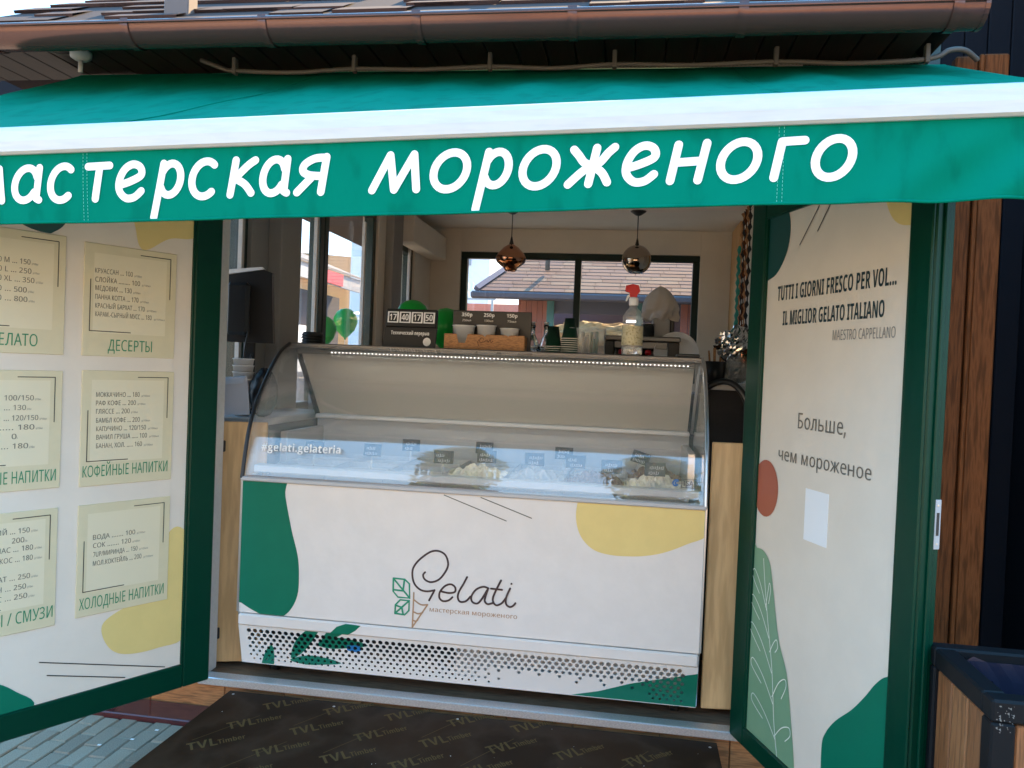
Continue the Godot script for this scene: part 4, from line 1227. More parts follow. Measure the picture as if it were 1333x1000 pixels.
func draped_bag(rx: float, h: float, sd: float) -> ArrayMesh:
	# a thin bag pulled over something: rounded crown, folds that deepen towards a flaring ragged hem
	var st := begin(true)
	var nr := 26; var na := 64
	var P := func(i, j):
		var t: float = float(i) / nr
		var ph: float = TAU * j / na
		var r: float = rx * (sin(PI / 2 * minf(t / 0.42, 1.0)) * (1.0 - 0.12 * maxf(0.0, t - 0.42)))
		var fold: float = 0.16 * t * sin(ph * 5.0 + sd + 1.5 * sin(t * 5.0)) + 0.09 * t * sin(ph * 11.0 + sd * 2.0 - t * 6.0) + 0.05 * sin(ph * 3.0 + t * 14.0 + sd) * (1.0 - t * 0.5)
		r *= 1.0 + fold
		var y: float = h * (0.5 * (1.0 + cos(PI * minf(t / 0.5, 1.0))) * 0.42 + 0.58 * (1.0 - t)) + 0.008 * sin(ph * 7.0 + sd) * t
		return Vector3(r * cos(ph), y, r * sin(ph) * 0.92)
	for i in nr:
		for j in na:
			var p = P.call(i, j); var q = P.call(i, (j + 1) % na); var r = P.call(i + 1, (j + 1) % na); var s = P.call(i + 1, j)
			tri(st, p, q, r); tri(st, p, r, s)
	return done(st)

func interior():
	var ty := 1.2665
	# opening hours board
	var b := thing("hours_board", "black break time board with flip numbers on the case top", "board", Vector3(-0.945, ty, -0.52))
	b.rotation.x = -0.12
	part(b, "panel", prism([V(-0.118, 0), V(0.113, 0), V(0.118, 0.085), V(-0.11, 0.085)], -0.012, 0.0), M.black)
	part(b, "flip_case", box(Vector3(-0.108, 0.0855, -0.02), Vector3(0.116, 0.165, 0.006), 0.004), M.black)
	for i in 4:
		var xx := -0.1 + i * 0.053
		var cdp := part(b, "number_card", box(Vector3(xx, 0.104, 0.0062), Vector3(xx + 0.049, 0.152, 0.008), 0.001), M.letter_white)
		part(cdp, "number_field", flat([V(xx + 0.007, 0.109), V(xx + 0.042, 0.109), V(xx + 0.042, 0.147), V(xx + 0.007, 0.147)], 0.0086), M.black)
		words(cdp, ["17", "40", "17", "50"][i], xx + 0.009, 0.115, 0.031, 0.026, M.letter_white, 0.0092, true)
	words(b, "Технический перерыв", -0.082, 0.054, 0.168, 0.016, M.letter_white, 0.001, true)
	part(b, "round_sticker", flat(arc(0.078, 0.026, 0.017, 0.018, 0, 350, 30, 0.0), 0.0012), M.letter_white)
	part(b, "easel_leg", box(Vector3(-0.02, 0.0, -0.09), Vector3(0.02, 0.012, -0.012), 0.002), M.black)
	# cup size display
	var d := thing("cup_display", "wooden cup size display box with black price back panel", "display box", Vector3(-0.60, ty, -0.52))
	part(d, "back_panel", box(Vector3(-0.168, 0.0, -0.06), Vector3(0.172, 0.168, -0.05), 0.002), M.black)
	part(d, "front_board", box(Vector3(-0.185, 0.0, 0.02), Vector3(0.156, 0.064, 0.03), 0.002), M.kraft)
	part(d, "side_board", box(Vector3(-0.185, 0.0, -0.049), Vector3(-0.176, 0.06, 0.0195), 0.002), M.kraft)
	part(d, "side_board", box(Vector3(0.147, 0.0, -0.049), Vector3(0.156, 0.06, 0.0195), 0.002), M.kraft)
	part(d, "shelf", box(Vector3(-0.175, 0.02, -0.049), Vector3(0.146, 0.026, 0.0195), 0.0), M.kraft)
	var bm := mat(Color(0.08, 0.03, 0.015), 0.7)
	part(d, "burnt_mark", strokes([arc(-0.024, 0.04, 0.008, 0.01, 20, 330), curve2([V(-0.035, 0.042), V(-0.04, 0.032), V(-0.036, 0.018)], 4), curve2([V(-0.016, 0.032), V(0.0, 0.042), V(0.004, 0.032), V(0.012, 0.044), V(0.016, 0.032), V(0.024, 0.038)], 4)], 0.0026, 0.0312), bm)
	var pr := [["350р", "250мл"], ["250р", "130мл"], ["150р", "75мл"]]
	for i in 3:
		var xx: float = [-0.108, -0.012, 0.087][i]
		words(d, pr[i][0], xx - 0.022, 0.143, 0.046, 0.015, M.letter_white, -0.049, true)
		words(d, pr[i][1], xx - 0.019, 0.122, 0.038, 0.009, M.letter_white, -0.049)
		var hh: float = [0.075, 0.078, 0.068][i]
		var rr: float = [0.047, 0.04, 0.039][i]
		var cp := thing("paper_cup", ["widest speckled paper cup in the wooden display, under 350р", "middle paper cup in the wooden display, under 250р", "smallest paper cup in the wooden display, under 150р"][i], "cup", Vector3(-0.60 + xx, ty + 0.0265, -0.525), "sample cups in the display box")
		part(cp, "wall", cup(hh, rr * 0.8, rr), M.paper)
	# two small stoppered bottles
	for i in 2:
		var gb := thing("glass_bottle", ["empty narrow necked glass bottle beside the cup display", "empty narrow necked glass bottle beside the green cups"][i], "bottle", Vector3(-0.425 + i * 0.058, ty, -0.6))
		part(gb, "body", lathe([V(0, 0), V(0.027, 0.0), V(0.029, 0.004), V(0.029, 0.03), V(0.024, 0.05), V(0.011, 0.075), V(0.01, 0.105), V(0.012, 0.108), V(0.012, 0.118), V(0.0085, 0.118), V(0.008, 0.076), V(0.021, 0.049), V(0.026, 0.03), V(0.026, 0.006), V(0, 0.006)], 24), M.solid_glass)
		part(gb, "stopper", lathe([V(0, 0.112), V(0.0078, 0.112), V(0.0078, 0.124), V(0.011, 0.125), V(0.011, 0.13), V(0, 0.131)], 16), M.alu)
	# green cups in two stacks, each cup on its own
	var gcup := cup(0.085, 0.022, 0.033)
	for s in 2:
		var cnt: int = [4, 8][s]
		for i in cnt:
			var yy: float = ty + 0.009 * (cnt - 1 - i)
			var lab: String = ["top one", "second from the top", "third from the top", "fourth from the top", "fifth from the top", "sixth from the top", "seventh from the top", "bottom one"][7 if i == cnt - 1 else i]
			var oc := thing("green_cup", "%s of the %s stack of dark green cups" % [lab, ["shorter", "taller"][s]], "cup", Vector3(-0.335 + s * 0.068, yy + 0.086, -0.6), "stacked green cups on the case")
			oc.rotation.x = PI
			part(oc, "wall", gcup, M.cup_green)
			part(oc, "rim", lathe([V(0.0335, 0.0835), V(0.0368, 0.0835), V(0.0375, 0.085), V(0.0368, 0.0865), V(0.0335, 0.0865), V(0.0335, 0.0835)], 24), M.paper)
			if i == 0 and s == 1: part(oc, "round_mark", lathe([V(0, 0), V(0.012, 0), V(0.012, 0.001), V(0, 0.001)], 16), M.grey_plastic, Vector3(0.012, 0.04, -0.03))
	# clear tub of straws and spoons
	var tb := thing("clear_tub", "clear plastic tub of teal and white spoons on the case", "tub", Vector3(-0.18, ty, -0.62))
	part(tb, "wall", lathe([V(0, 0), V(0.063, 0.0), V(0.066, 0.11), V(0.068, 0.112), V(0.065, 0.112), V(0.062, 0.004), V(0, 0.004)], 28), M.clear_plastic)
	for i in 14:
		var a := rng.randf() * TAU
		var rr := rng.randf_range(0.01, 0.048)
		var o := part(tb, "spoon", tube([Vector3(rr * cos(a), 0.006, rr * sin(a)), Vector3(rr * cos(a) * 1.12, rng.randf_range(0.06, 0.098), rr * sin(a) * 1.12)], 0.006, 6), [M.paper, mat(Color(0.02, 0.2, 0.19), 0.4), M.cup_green, M.grey_plastic][i % 4])
	# spray bottle with red trigger
	var sb := thing("spray_bottle", "clear spray bottle with yellowed label and red trigger head", "bottle", Vector3(-0.005, ty, -0.52))
	part(sb, "body", lathe([V(0, 0), V(0.036, 0.0), V(0.042, 0.006), V(0.042, 0.03), V(0.0405, 0.034), V(0.042, 0.038), V(0.042, 0.125), V(0.0395, 0.13), V(0.042, 0.135), V(0.0395, 0.145), V(0.042, 0.15), V(0.039, 0.165), V(0.028, 0.182), V(0.016, 0.195), V(0.0155, 0.212), V(0, 0.212)], 32), M.clear_plastic)
	part(sb, "label", lathe([V(0.0428, 0.042), V(0.0431, 0.043), V(0.0431, 0.119), V(0.0428, 0.12)], 32), vary(mat(Color(0.62, 0.58, 0.4), 0.5), noise_tex(0.03, [Color(0.6, 0.55, 0.4), Color(1, 1, 1), Color(1, 0.97, 0.85)], [0.2, 0.45, 0.8], 256, 3, 40), Vector3(9, 9, 9)))
	part(sb, "water", lathe([V(0, 0.003), V(0.034, 0.003), V(0.0395, 0.008), V(0.0395, 0.034), V(0, 0.034)], 24), M.solid_glass)
	part(sb, "collar", lathe([V(0.0, 0.205), V(0.019, 0.205), V(0.019, 0.232), V(0.015, 0.238), V(0, 0.238)], 20), M.letter_white)
	part(sb, "trigger_head", prism([V(-0.036, 0.262), V(-0.034, 0.284), V(-0.006, 0.291), V(0.018, 0.286), V(0.024, 0.262), V(0.014, 0.25), V(0.012, 0.238), V(-0.016, 0.238), V(-0.018, 0.256)], -0.012, 0.012), M.red)
	part(sb, "trigger", prism([V(-0.016, 0.25), V(-0.026, 0.246), V(-0.034, 0.222), V(-0.028, 0.221), V(-0.02, 0.238), V(-0.014, 0.24)], -0.006, 0.006), M.letter_white)
	# counter along the back of the room
	var ct := thing("back_counter", "dark work counter along the back wall under the window", "counter", Vector3(0, 0, 0))
	part(ct, "top", box(Vector3(-1.0, 1.0, -3.95), Vector3(0.785, 1.04, -3.35), 0.004), M.black)
	part(ct, "front", box(Vector3(-0.98, -0.012, -3.95), Vector3(0.785, 1.0, -3.4), 0.0), M.black_matt)
	# black machine frame standing on the case top's rear
	var cb := thing("service_counter", "low dark service counter behind the gelato case", "counter", Vector3.ZERO)
	part(cb, "top", box(Vector3(-0.3, 1.06, -1.95), Vector3(0.785, 1.1, -1.3), 0.004), M.black)
	part(cb, "front", box(Vector3(-0.28, -0.012, -1.93), Vector3(0.785, 1.06, -1.33), 0.0), M.black_matt)
	var ma := thing("coffee_machine", "black and steel coffee machine behind the spray bottle", "coffee machine", Vector3(0.05, 1.1005, -1.6))
	part(ma, "body", box(Vector3(-0.2, 0.0, -0.2), Vector3(0.19, 0.12, 0.0), 0.006), M.black)
	part(ma, "top_plate", box(Vector3(-0.205, 0.262, -0.22), Vector3(0.195, 0.29, 0.13), 0.006), M.shelf_steel)
	part(ma, "upright", box(Vector3(-0.2, 0.12, -0.2), Vector3(-0.15, 0.2615, 0.12), 0.004), M.black)
	part(ma, "upright", box(Vector3(0.13, 0.12, -0.2), Vector3(0.19, 0.2615, 0.12), 0.004), M.black)
	part(ma, "back", box(Vector3(-0.149, 0.12, -0.2), Vector3(0.129, 0.2615, -0.19), 0.0), M.black)
	part(ma, "inner_frame", box(Vector3(-0.149, 0.225, 0.1), Vector3(0.129, 0.2615, 0.115), 0.003), M.shelf_steel)
	for x in [-0.11, 0.03]: part(ma, "red_knob", lathe([V(0, 0), V(0.014, 0.002), V(0.018, 0.012), V(0.014, 0.024), V(0, 0.027)], 16), M.red, Vector3(x, 0.192, 0.11))
	part(ma, "group_head", lathe([V(0, 0.15), V(0.03, 0.15), V(0.032, 0.225), V(0, 0.225)], 18), M.black, Vector3(0.0, 0, -0.02))
	part(ma, "white_panel", box(Vector3(0.02, 0.15, -0.188), Vector3(0.1, 0.22, -0.185), 0.0), M.paper)
	var sc := thing("steel_cup", "small polished steel cup on top of the coffee machine", "cup", Vector3(0.075, 1.391, -1.55))
	part(sc, "wall", cup(0.07, 0.034, 0.036), M.foil)
	var pb := thing("bagged_grinder", "coffee grinder covered with a crumpled translucent plastic bag", "grinder", Vector3(0.14, 1.391, -1.62))
	part(pb, "pedestal", box(Vector3(-0.045, 0.0, -0.04), Vector3(0.05, 0.18, 0.04), 0.008), M.grey_plastic)
	part(pb, "black_post", box(Vector3(0.052, 0.02, -0.02), Vector3(0.075, 0.16, 0.02), 0.003), M.black)
	part(pb, "bag", draped_bag(0.096, 0.185, 1.3), M.bag, Vector3(-0.005, 0.095, 0))
	var pl := thing("white_plate", "round white plate leaning against the coffee machine", "plate", Vector3(0.235, 1.101, -1.5))
	var plm := part(pl, "dish", lathe([V(0, 0.006), V(0.07, 0.006), V(0.115, 0.018), V(0.118, 0.02), V(0.115, 0.012), V(0.07, 0.0), V(0, 0.0)], 40), M.letter_white, Vector3(-0.01, 0.2, 0))
	plm.rotation = Vector3(PI / 2 - 0.1, 0, 0)
	var bl := thing("lid_tray", "flat black tray at the right end of the case top", "tray", Vector3(0.215, ty, -0.55))
	part(bl, "tray", box(Vector3(-0.04, 0.0, -0.08), Vector3(0.05, 0.014, 0.08), 0.004), M.black)
	var ll := thing("lid_stack", "stack of round black cup lids at the left end of the case", "lids", Vector3(-1.39, ty, -0.55))
	for i in 4: part(ll, "lid", lathe([V(0, 0.012), V(0.04, 0.012), V(0.044, 0.004), V(0.048, 0.0), V(0.049, 0.002), V(0.044, 0.008), V(0.041, 0.015), V(0, 0.015)], 24), M.black, Vector3(0.002 * (i % 2), 0.012 * i, 0))
	# pendant lamps
	var pa := thing("pendant_lamp", "copper saucer shaped pendant lamp on a thin cord", "lamp", Vector3(-0.945, 2.39, -3.2), "pendant lamps over the counter")
	var pe := thing("pendant_lamp", "mirrored ball shaped pendant lamp on a thin cord", "lamp", Vector3(-0.003, 2.39, -3.2), "pendant lamps over the counter")
	for q in [pa, pe]:
		part(q, "cord", tube([Vector3(0, -0.02, 0), Vector3(0, -0.23, 0)], 0.0035, 6), M.black)
		part(q, "ceiling_cap", lathe([V(0, -0.035), V(0.02, -0.03), V(0.055, -0.006), V(0.06, 0), V(0, 0)], 20), M.black)
		part(q, "neck", lathe([V(0, -0.265), V(0.02, -0.265), V(0.012, -0.235), V(0.005, -0.2), V(0, -0.2)], 16), M.black)
	part(pa, "shade", lathe([V(0.018, -0.258), V(0.06, -0.285), V(0.1, -0.33), V(0.118, -0.366), V(0.108, -0.395), V(0.08, -0.42), V(0.056, -0.436), V(0.047, -0.452), V(0.038, -0.464), V(0, -0.466)], 40), M.copper)
	var ball := []
	for i in 20:
		var a := 0.18 + (PI - 0.62) * i / 19.0
		ball.append(V(0.109 * sin(a), -0.358 + 0.109 * cos(a)))
	ball.append(V(0.042, -0.451)); ball.append(V(0, -0.448))
	part(pe, "shade", lathe(ball, 40), M.smoke_mirror)
	# balloons
	var bal := lathe([V(0, -0.125), V(0.008, -0.122), V(0.006, -0.112), V(0.03, -0.095), V(0.065, -0.055), V(0.085, 0.0), V(0.082, 0.035), V(0.062, 0.072), V(0.035, 0.092), V(0, 0.1)], 28)
	for q in [[-1.07, 1.41, -1.0, "green balloon peeking over the black break time board"], [-0.9, 1.375, -1.0, "green balloon between the break time board and the cup display"], [-2.03, 1.39, -2.25, "pale green balloon outside behind the side window post"], [-2.02, 1.47, -2.62, "dark green balloon outside behind the right pane of the side window"]]:
		var o := thing("balloon", q[3], "balloon", Vector3(q[0], q[1], q[2]), "green balloons")
		part(o, "skin", bal, M.balloon)
		part(o, "stick", tube([Vector3(0, -0.12, 0), Vector3(0.01, -0.6, 0.01)], 0.002, 5), M.letter_white)
	# till corner at the left
	var tc := thing("till_counter", "grey till counter behind the left door post", "counter", Vector3.ZERO)
	part(tc, "top", box(Vector3(-1.775, 0.92, -1.0), Vector3(-1.47, 0.95, -0.28), 0.004), M.grey_plastic)
	part(tc, "front", box(Vector3(-1.77, -0.012, -0.98), Vector3(-1.49, 0.92, -0.32), 0.0), M.black_matt)
	var mo := thing("till_monitor", "back of a black till monitor on a stand by the left post", "monitor", Vector3(-1.655, 0.951, -0.5))
	mo.rotation.y = 0.15
	part(mo, "housing", prism([V(-0.12, 0.31), V(-0.12, 0.6), V(0.05, 0.63), V(0.085, 0.618), V(0.1, 0.31)], -0.03, 0.0), M.black)
	part(mo, "rear_bulge", box(Vector3(-0.1, 0.34, 0.0005), Vector3(0.0, 0.57, 0.04), 0.015), M.black)
	part(mo, "white_top", prism([V(-0.12, 0.603), V(-0.11, 0.625), V(0.04, 0.642), V(0.05, 0.632)], -0.03, 0.0), M.letter_white)
	part(mo, "neck", box(Vector3(-0.04, 0.012, -0.05), Vector3(0.01, 0.36, -0.031), 0.005), M.black)
	part(mo, "foot", box(Vector3(-0.09, 0.0, -0.12), Vector3(0.06, 0.0115, 0.03), 0.003), M.black)
	part(mo, "cable", tube(curve3([Vector3(0.0, 0.36, 0.03), Vector3(-0.01, 0.24, 0.045), Vector3(0.01, 0.16, 0.05), Vector3(0.02, 0.26, 0.04), Vector3(0.0, 0.1, 0.04), Vector3(-0.03, 0.005, 0.05)], 8), 0.004, 6), M.black)
	for i in 6:
		var o := thing("white_cup", "ribbed white paper cup in the stack under the monitor, %s" % ["bottom one", "second from the bottom", "third from the bottom", "fourth from the bottom", "fifth from the bottom", "top one"][i], "cup", Vector3(-1.615, 0.951 + 0.028 * i, -0.37), "white cups under the till monitor")
		part(o, "wall", cup(0.1, 0.03, 0.042), M.paper)
	var bg := thing("black_bag", "slumped black bag leaning by the left end of the case", "bag", Vector3(-1.515, 0.951, -0.36))
	part(bg, "sack", bag_mesh(21, 0.055, 0.095, 0.05, 0.15, 20, true), M.black, Vector3(0, 0.1, 0))
	var rp := thing("paper_roll", "curled sheet of pale paper hanging off the till counter", "paper", Vector3(-1.6, 0.951, -0.31))
	var rs := begin(true)
	for i in 12:
		for s in 1:
			var a := i / 12.0; var bb := (i + 1) / 12.0
			var f := func(t): return Vector3(0, 0.16 * sin(t * 2.2), 0.06 * t)
			var p: Vector3 = f.call(a); var q: Vector3 = f.call(bb)
			tri(rs, p + Vector3(-0.06, 0, 0), p + Vector3(0.05, 0.01, 0), q + Vector3(0.05, 0.01, 0))
			tri(rs, p + Vector3(-0.06, 0, 0), q + Vector3(0.05, 0.01, 0), q + Vector3(-0.06, 0, 0))
	part(rp, "sheet", done(rs), mat(Color(0.55, 0.6, 0.7), 0.7))
	# low plywood leaves either side of the case
	var gl := thing("plywood_gate", "low plywood gate leaf with black hinges at the left of the case", "gate", Vector3(-1.56, 0, -0.112), "low plywood gates")
	part(gl, "board", box(Vector3(0.0, 0.005, -0.012), Vector3(0.17, 0.945, 0.004), 0.003), M.ply)
	gl.rotation.y = 0.3
	for y in [0.12, 0.85]:
		var h := part(gl, "hinge", box(Vector3(-0.012, y - 0.022, 0.0045), Vector3(0.016, y + 0.022, 0.014), 0.003), M.black)
		part(h, "screw", box(Vector3(0.0, y - 0.004, 0.014), Vector3(0.008, y + 0.004, 0.017), 0.001), M.steel)
	var gr := thing("plywood_gate", "low plywood gate leaf between the case and the slogan door", "gate", Vector3(0.292, 0, -0.1), "low plywood gates")
	part(gr, "board", box(Vector3(0.0, 0.02, -0.014), Vector3(0.165, 0.965, 0.0), 0.003), M.ply)
	gr.rotation.y = 0.12
	# right-hand shelf things
	var sh := thing("side_shelf", "dark side shelf unit behind the right end of the case", "shelf", Vector3.ZERO)
	part(sh, "top", box(Vector3(0.31, 1.14, -1.1), Vector3(0.785, 1.165, -0.62), 0.003), M.grey_plastic)
	part(sh, "body", box(Vector3(0.33, -0.012, -1.08), Vector3(0.785, 1.14, -0.68), 0.0), M.black_matt)
	var hp := thing("black_hose", "arched black hose in front of the dark shelf unit", "hose", Vector3(0.4, 0.97, -0.5))
	part(hp, "pipe", tube(curve3([Vector3(-0.12, 0.15, -0.1), Vector3(-0.06, 0.2, -0.06), Vector3(0.0, 0.2, -0.02), Vector3(0.05, 0.14, 0.0), Vector3(0.06, 0.04, 0.0), Vector3(0.06, -0.4, 0.0), Vector3(0.06, -0.98, 0.0)], 8), 0.013, 10), M.black)
	var pot := thing("brush_pot", "dark pot of wooden brush handles on the side shelf", "pot", Vector3(0.36, 1.1655, -0.8))
	part(pot, "pot", lathe([V(0, 0), V(0.038, 0), V(0.046, 0.095), V(0.043, 0.095), V(0.036, 0.005), V(0, 0.005)], 20), M.black)
	for i in 7:
		var a := i * 0.9
		part(pot, "handle", tube([Vector3(0.02 * cos(a), 0.006, 0.02 * sin(a)), Vector3(0.034 * cos(a), 0.13 + 0.012 * (i % 3), 0.03 * sin(a))], 0.004, 6), M.kraft)
	var fo := thing("foil_bunch", "glass vase stuffed with crumpled silver foil on the side shelf", "vase", Vector3(0.455, 1.1655, -0.8))
	part(fo, "vase", lathe([V(0, 0), V(0.055, 0), V(0.058, 0.11), V(0.055, 0.11), V(0.052, 0.005), V(0, 0.005)], 24), M.clear_plastic)
	part(fo, "foil", bag_mesh(33, 0.07, 0.06, 0.06, 0.6, 20), M.foil, Vector3(-0.01, 0.165, 0))
	part(fo, "foil", bag_mesh(37, 0.05, 0.05, 0.05, 0.6, 16), M.copper, Vector3(0.05, 0.14, 0.01))
	part(fo, "dark_fill", bag_mesh(41, 0.045, 0.045, 0.045, 0.3, 12), M.black, Vector3(0, 0.055, 0))
	# hanging strands on the right wall
	var hs := thing("bead_hanging", "hanging strands of brown wooden beads on the right wall", "wall hanging", Vector3(0.765, 2.37, -2.95))
	for s in 5:
		var pth := []
		var rads := []
		for i in 40:
			pth.append(Vector3(-0.02 + 0.004 * sin(i * 0.9 + s), -0.025 * i - 0.002 * s, 0.09 * s - 0.2 + 0.01 * sin(i * 0.7 + s * 2)))
			rads.append(0.005 if i % 3 else 0.016)
		part(hs, "strand", tube(pth, rads, 7), [M.kraft, M.black_matt, M.post][s % 3])
	var gh := thing("turquoise_hanging", "turquoise knotted cord hanging beside the wooden beads", "wall hanging", Vector3(0.765, 2.16, -3.3))
	var gp := []
	var gr2 := []
	for i in 24:
		gp.append(Vector3(-0.015, -0.03 * i, 0.012 * sin(i * 1.3)))
		gr2.append(0.022 if i % 2 else 0.012)
	part(gh, "cord", tube(gp, gr2, 7), mat(Color(0.01, 0.26, 0.2), 0.6))

# ------------------------------------------------------------------ what stands round the kiosk
func street():
	# litter bin at the lower right
	var b := thing("litter_bin", "square litter bin with timber slats in a black steel frame", "bin", Vector3(0.71, -0.13, 0.787))
	var W := 0.42; var Dp := 0.335; var H := 0.73; var f := 0.045
	for x in [0.0, W - f]:
		for z in [0.0, Dp - f]: part(b, "corner_post", box(Vector3(x, 0, z), Vector3(x + f, H - f, z + f), 0.004), M.bin_metal)
	part(b, "rim_bar", box(Vector3(0, H - f, 0), Vector3(W, H, f), 0.005), M.bin_metal)
	part(b, "rim_bar", box(Vector3(0, H - f, Dp - f), Vector3(W, H, Dp), 0.005), M.bin_metal)
	part(b, "rim_bar", box(Vector3(0, H - f, f), Vector3(f, H, Dp - f), 0.005), M.bin_metal)
	part(b, "rim_bar", box(Vector3(W - f, H - f, f), Vector3(W, H, Dp - f), 0.005), M.bin_metal)
	for i in 4:
		var w := (W - 2 * f) / 4.0
		part(b, "slat", box(Vector3(f + i * w + 0.003, 0.05, Dp - 0.024), Vector3(f + (i + 1) * w - 0.003, H - f - 0.004, Dp - 0.008), 0.003), M.bin_wood[i % 2])
		part(b, "slat", box(Vector3(f + i * w + 0.003, 0.05, 0.008), Vector3(f + (i + 1) * w - 0.003, H - f - 0.004, 0.024), 0.003), M.bin_wood[(i + 1) % 2])
	for i in 3:
		var w := (Dp - 2 * f) / 3.0
		for x in [0.008, W - 0.024]: part(b, "slat", box(Vector3(x, 0.05, f + i * w + 0.003), Vector3(x + 0.016, H - f - 0.004, f + (i + 1) * w - 0.003), 0.003), M.bin_wood[i % 2])
	# liner with a ragged turned-over edge
	var ls := begin(false)
	var ring := []
	var n := 48
	for i in n:
		var t := float(i) / n * 4.0
		var s := int(t); var u := t - s
		var x0 := f + 0.006; var x1 := W - f - 0.006; var z0 := f + 0.006; var z1 := Dp - f - 0.006
		var p: Vector2 = [V(lerpf(x0, x1, u), z0), V(x1, lerpf(z0, z1, u)), V(lerpf(x1, x0, u), z1), V(x0, lerpf(z1, z0, u))][s]
		ring.append(p)
	var mid := V(W / 2, Dp / 2)
	var prev := []
	for lv in 6:
		var row := []
		for i in n:
			var p: Vector2 = ring[i]
			var k: float = [1.0, 0.99, 0.965, 0.94, 0.9, 0.88][lv] - rng.randf_range(0.0, 0.03)
			var y: float = H - [0.006, 0.02, 0.06, 0.12, 0.3, 0.6][lv] - (rng.randf_range(0.0, 0.03) if lv == 0 else 0.0)
			var q := mid + (p - mid) * k
			row.append(Vector3(q.x, y, q.y))
		if lv > 0:
			for i in n:
				var j := (i + 1) % n
				tri(ls, prev[i], prev[j], row[j]); tri(ls, prev[i], row[j], row[i])
		prev = row
	part(b, "liner_bag", done(ls), M.bin_bag)
	var chips := begin()
	for i in 34:
		var s := rng.randf_range(0.001, 0.004)
		var p := Vector3(rng.randf_range(0.006, 0.038), H - absf(rng.randfn(0.0, 0.03)) - 0.006, Dp + 0.0006)
		tri(chips, p, p + Vector3(s, s * 0.6, 0), p + Vector3(s * 1.2, -s, 0))
	tag(part(b, "paint_chips", done(chips), M.chip), "", "", "", "stuff")

	# dark neighbour on the right
	var nb := thing("navy_building", "tall dark navy building close on the right of the kiosk", "building", Vector3(0, 0, 0))
	part(nb, "wall", box(Vector3(1.62, -0.165, -9.0), Vector3(5.0, 4.2, 0.35), 0.0), M.navy)
	part(nb, "wall", box(Vector3(1.16, -0.165, -3.0), Vector3(1.62, 4.2, -0.93), 0.0), M.navy)
	for i in 5: part(nb, "cladding_board", box(Vector3(1.162 + i * 0.092, -0.165, -0.929), Vector3(1.25 + i * 0.092, 4.2, -0.9), 0.004), M.navy)
	for i in 12: part(nb, "cladding_board", box(Vector3(1.63 + i * 0.14, -0.165, 0.351), Vector3(1.764 + i * 0.14, 4.2, 0.372), 0.004), M.navy)

	var ln := thing("blue_roof_kiosk", "dark blue roofed kiosk behind the left corner of the eave", "kiosk", Vector3(-7.2, -0.165, -3.0))
	part(ln, "wall", box(Vector3(-2.0, 0, -3), Vector3(2.2, 2.9, 0), 0.0), M.navy)
	part(ln, "roof", prism([V(-2.4, 2.9), V(2.45, 2.9), V(2.45, 3.36), V(1.9, 3.66), V(0.5, 4.1), V(-2.4, 4.1)], -3.2, 0.2), M.navy)

	# kiosk behind, seen through the back window
	var k := thing("shingle_kiosk", "red boarded kiosk with pale shingle roof behind the back window", "kiosk", Vector3(0, 0, 0))
	var zw := -7.2
	var tint := [mat(Color(0.17, 0.085, 0.06), 0.9), mat(Color(0.2, 0.105, 0.075), 0.9), mat(Color(0.22, 0.125, 0.085), 0.9), mat(Color(0.18, 0.097, 0.077), 0.9)]
	var eave := Vector3(-1.92, 2.13, -6.85)
	var dir := Vector3(0, 0.52, -0.854)
	var rf := Node3D.new()
	rf.name = "roof"
	k.add_child(rf)
	var dk := begin()
	face(dk, [eave + Vector3(-0.0, -0.02, 0), Vector3(3.2, 2.11, -6.85), Vector3(3.2, 2.11, -6.85) + dir * 2.6, eave + dir * 2.6 + Vector3(1.15, -0.02, 0)], Vector3(0, 0, -8))
	part(rf, "deck", done(dk), tint[0])
	var shb := []
	for w in [0.24, 0.31, 0.38]:
		var st := begin()
		var nn := Vector3(0, 0.854, 0.52)
		var p := [Vector3(0, 0, 0), Vector3(w - 0.006, 0, 0), Vector3(w - 0.006, 0, 0) + dir * 0.105, dir * 0.105]
		face(st, [p[0] + nn * 0.006, p[1] + nn * 0.006, p[2] + nn * 0.002, p[3] + nn * 0.002], Vector3(0.1, -1, -1))
		face(st, [p[0] + nn * 0.006, p[1] + nn * 0.006, p[1], p[0]], Vector3(0.1, 0, -1))
		for e in [0, 1]:
			var s0: Vector3 = p[e]; var s1: Vector3 = p[2 if e else 3]
			tri(st, s0, s0 + nn * 0.006, s1)
		shb.append(done(st))
	var cnt := 0
	for r in 21:
		var xs := eave.x + 1.15 * r / 26.0
		var x := xs
		while x < 1.6 and cnt < 296:
			var i := rng.randi() % 3
			part(rf, "shingle", shb[i], tint[rng.randi() % 4], Vector3(x, eave.y, eave.z) + dir * 0.1 * r)
			x += [0.24, 0.31, 0.38][i]
			cnt += 1
	part(rf, "hip_board", tube([eave + Vector3(-0.02, 0.02, 0.0), eave + dir * 2.6 + Vector3(1.13, 0.02, 0)], 0.045, 4, false), mat(Color(0.12, 0.12, 0.17), 0.7))
	part(rf, "vent_pipe", tube([Vector3(-1.12, 2.45, -7.3), Vector3(-1.12, 2.78, -7.3)], 0.03, 10), M.conduit)
	part(k, "gutter", box(Vector3(-2.0, 2.03, -6.86), Vector3(3.2, 2.12, -6.78), 0.02), mat(Color(0.07, 0.06, 0.075), 0.6))
	part(k, "side_wall", box(Vector3(-1.46, -0.165, -9.0), Vector3(-1.42, 2.1, zw), 0.0), mat(Color(0.28, 0.09, 0.06), 0.8))
	var xx := -1.42
	for i in 5:
		part(k, "wall_board", box(Vector3(xx, -0.165, zw), Vector3(xx + 0.066, 2.05, zw + 0.03), 0.003), [mat(Color(0.3, 0.1, 0.065), 0.7), mat(Color(0.25, 0.08, 0.055), 0.7)][i % 2])
		xx += 0.069
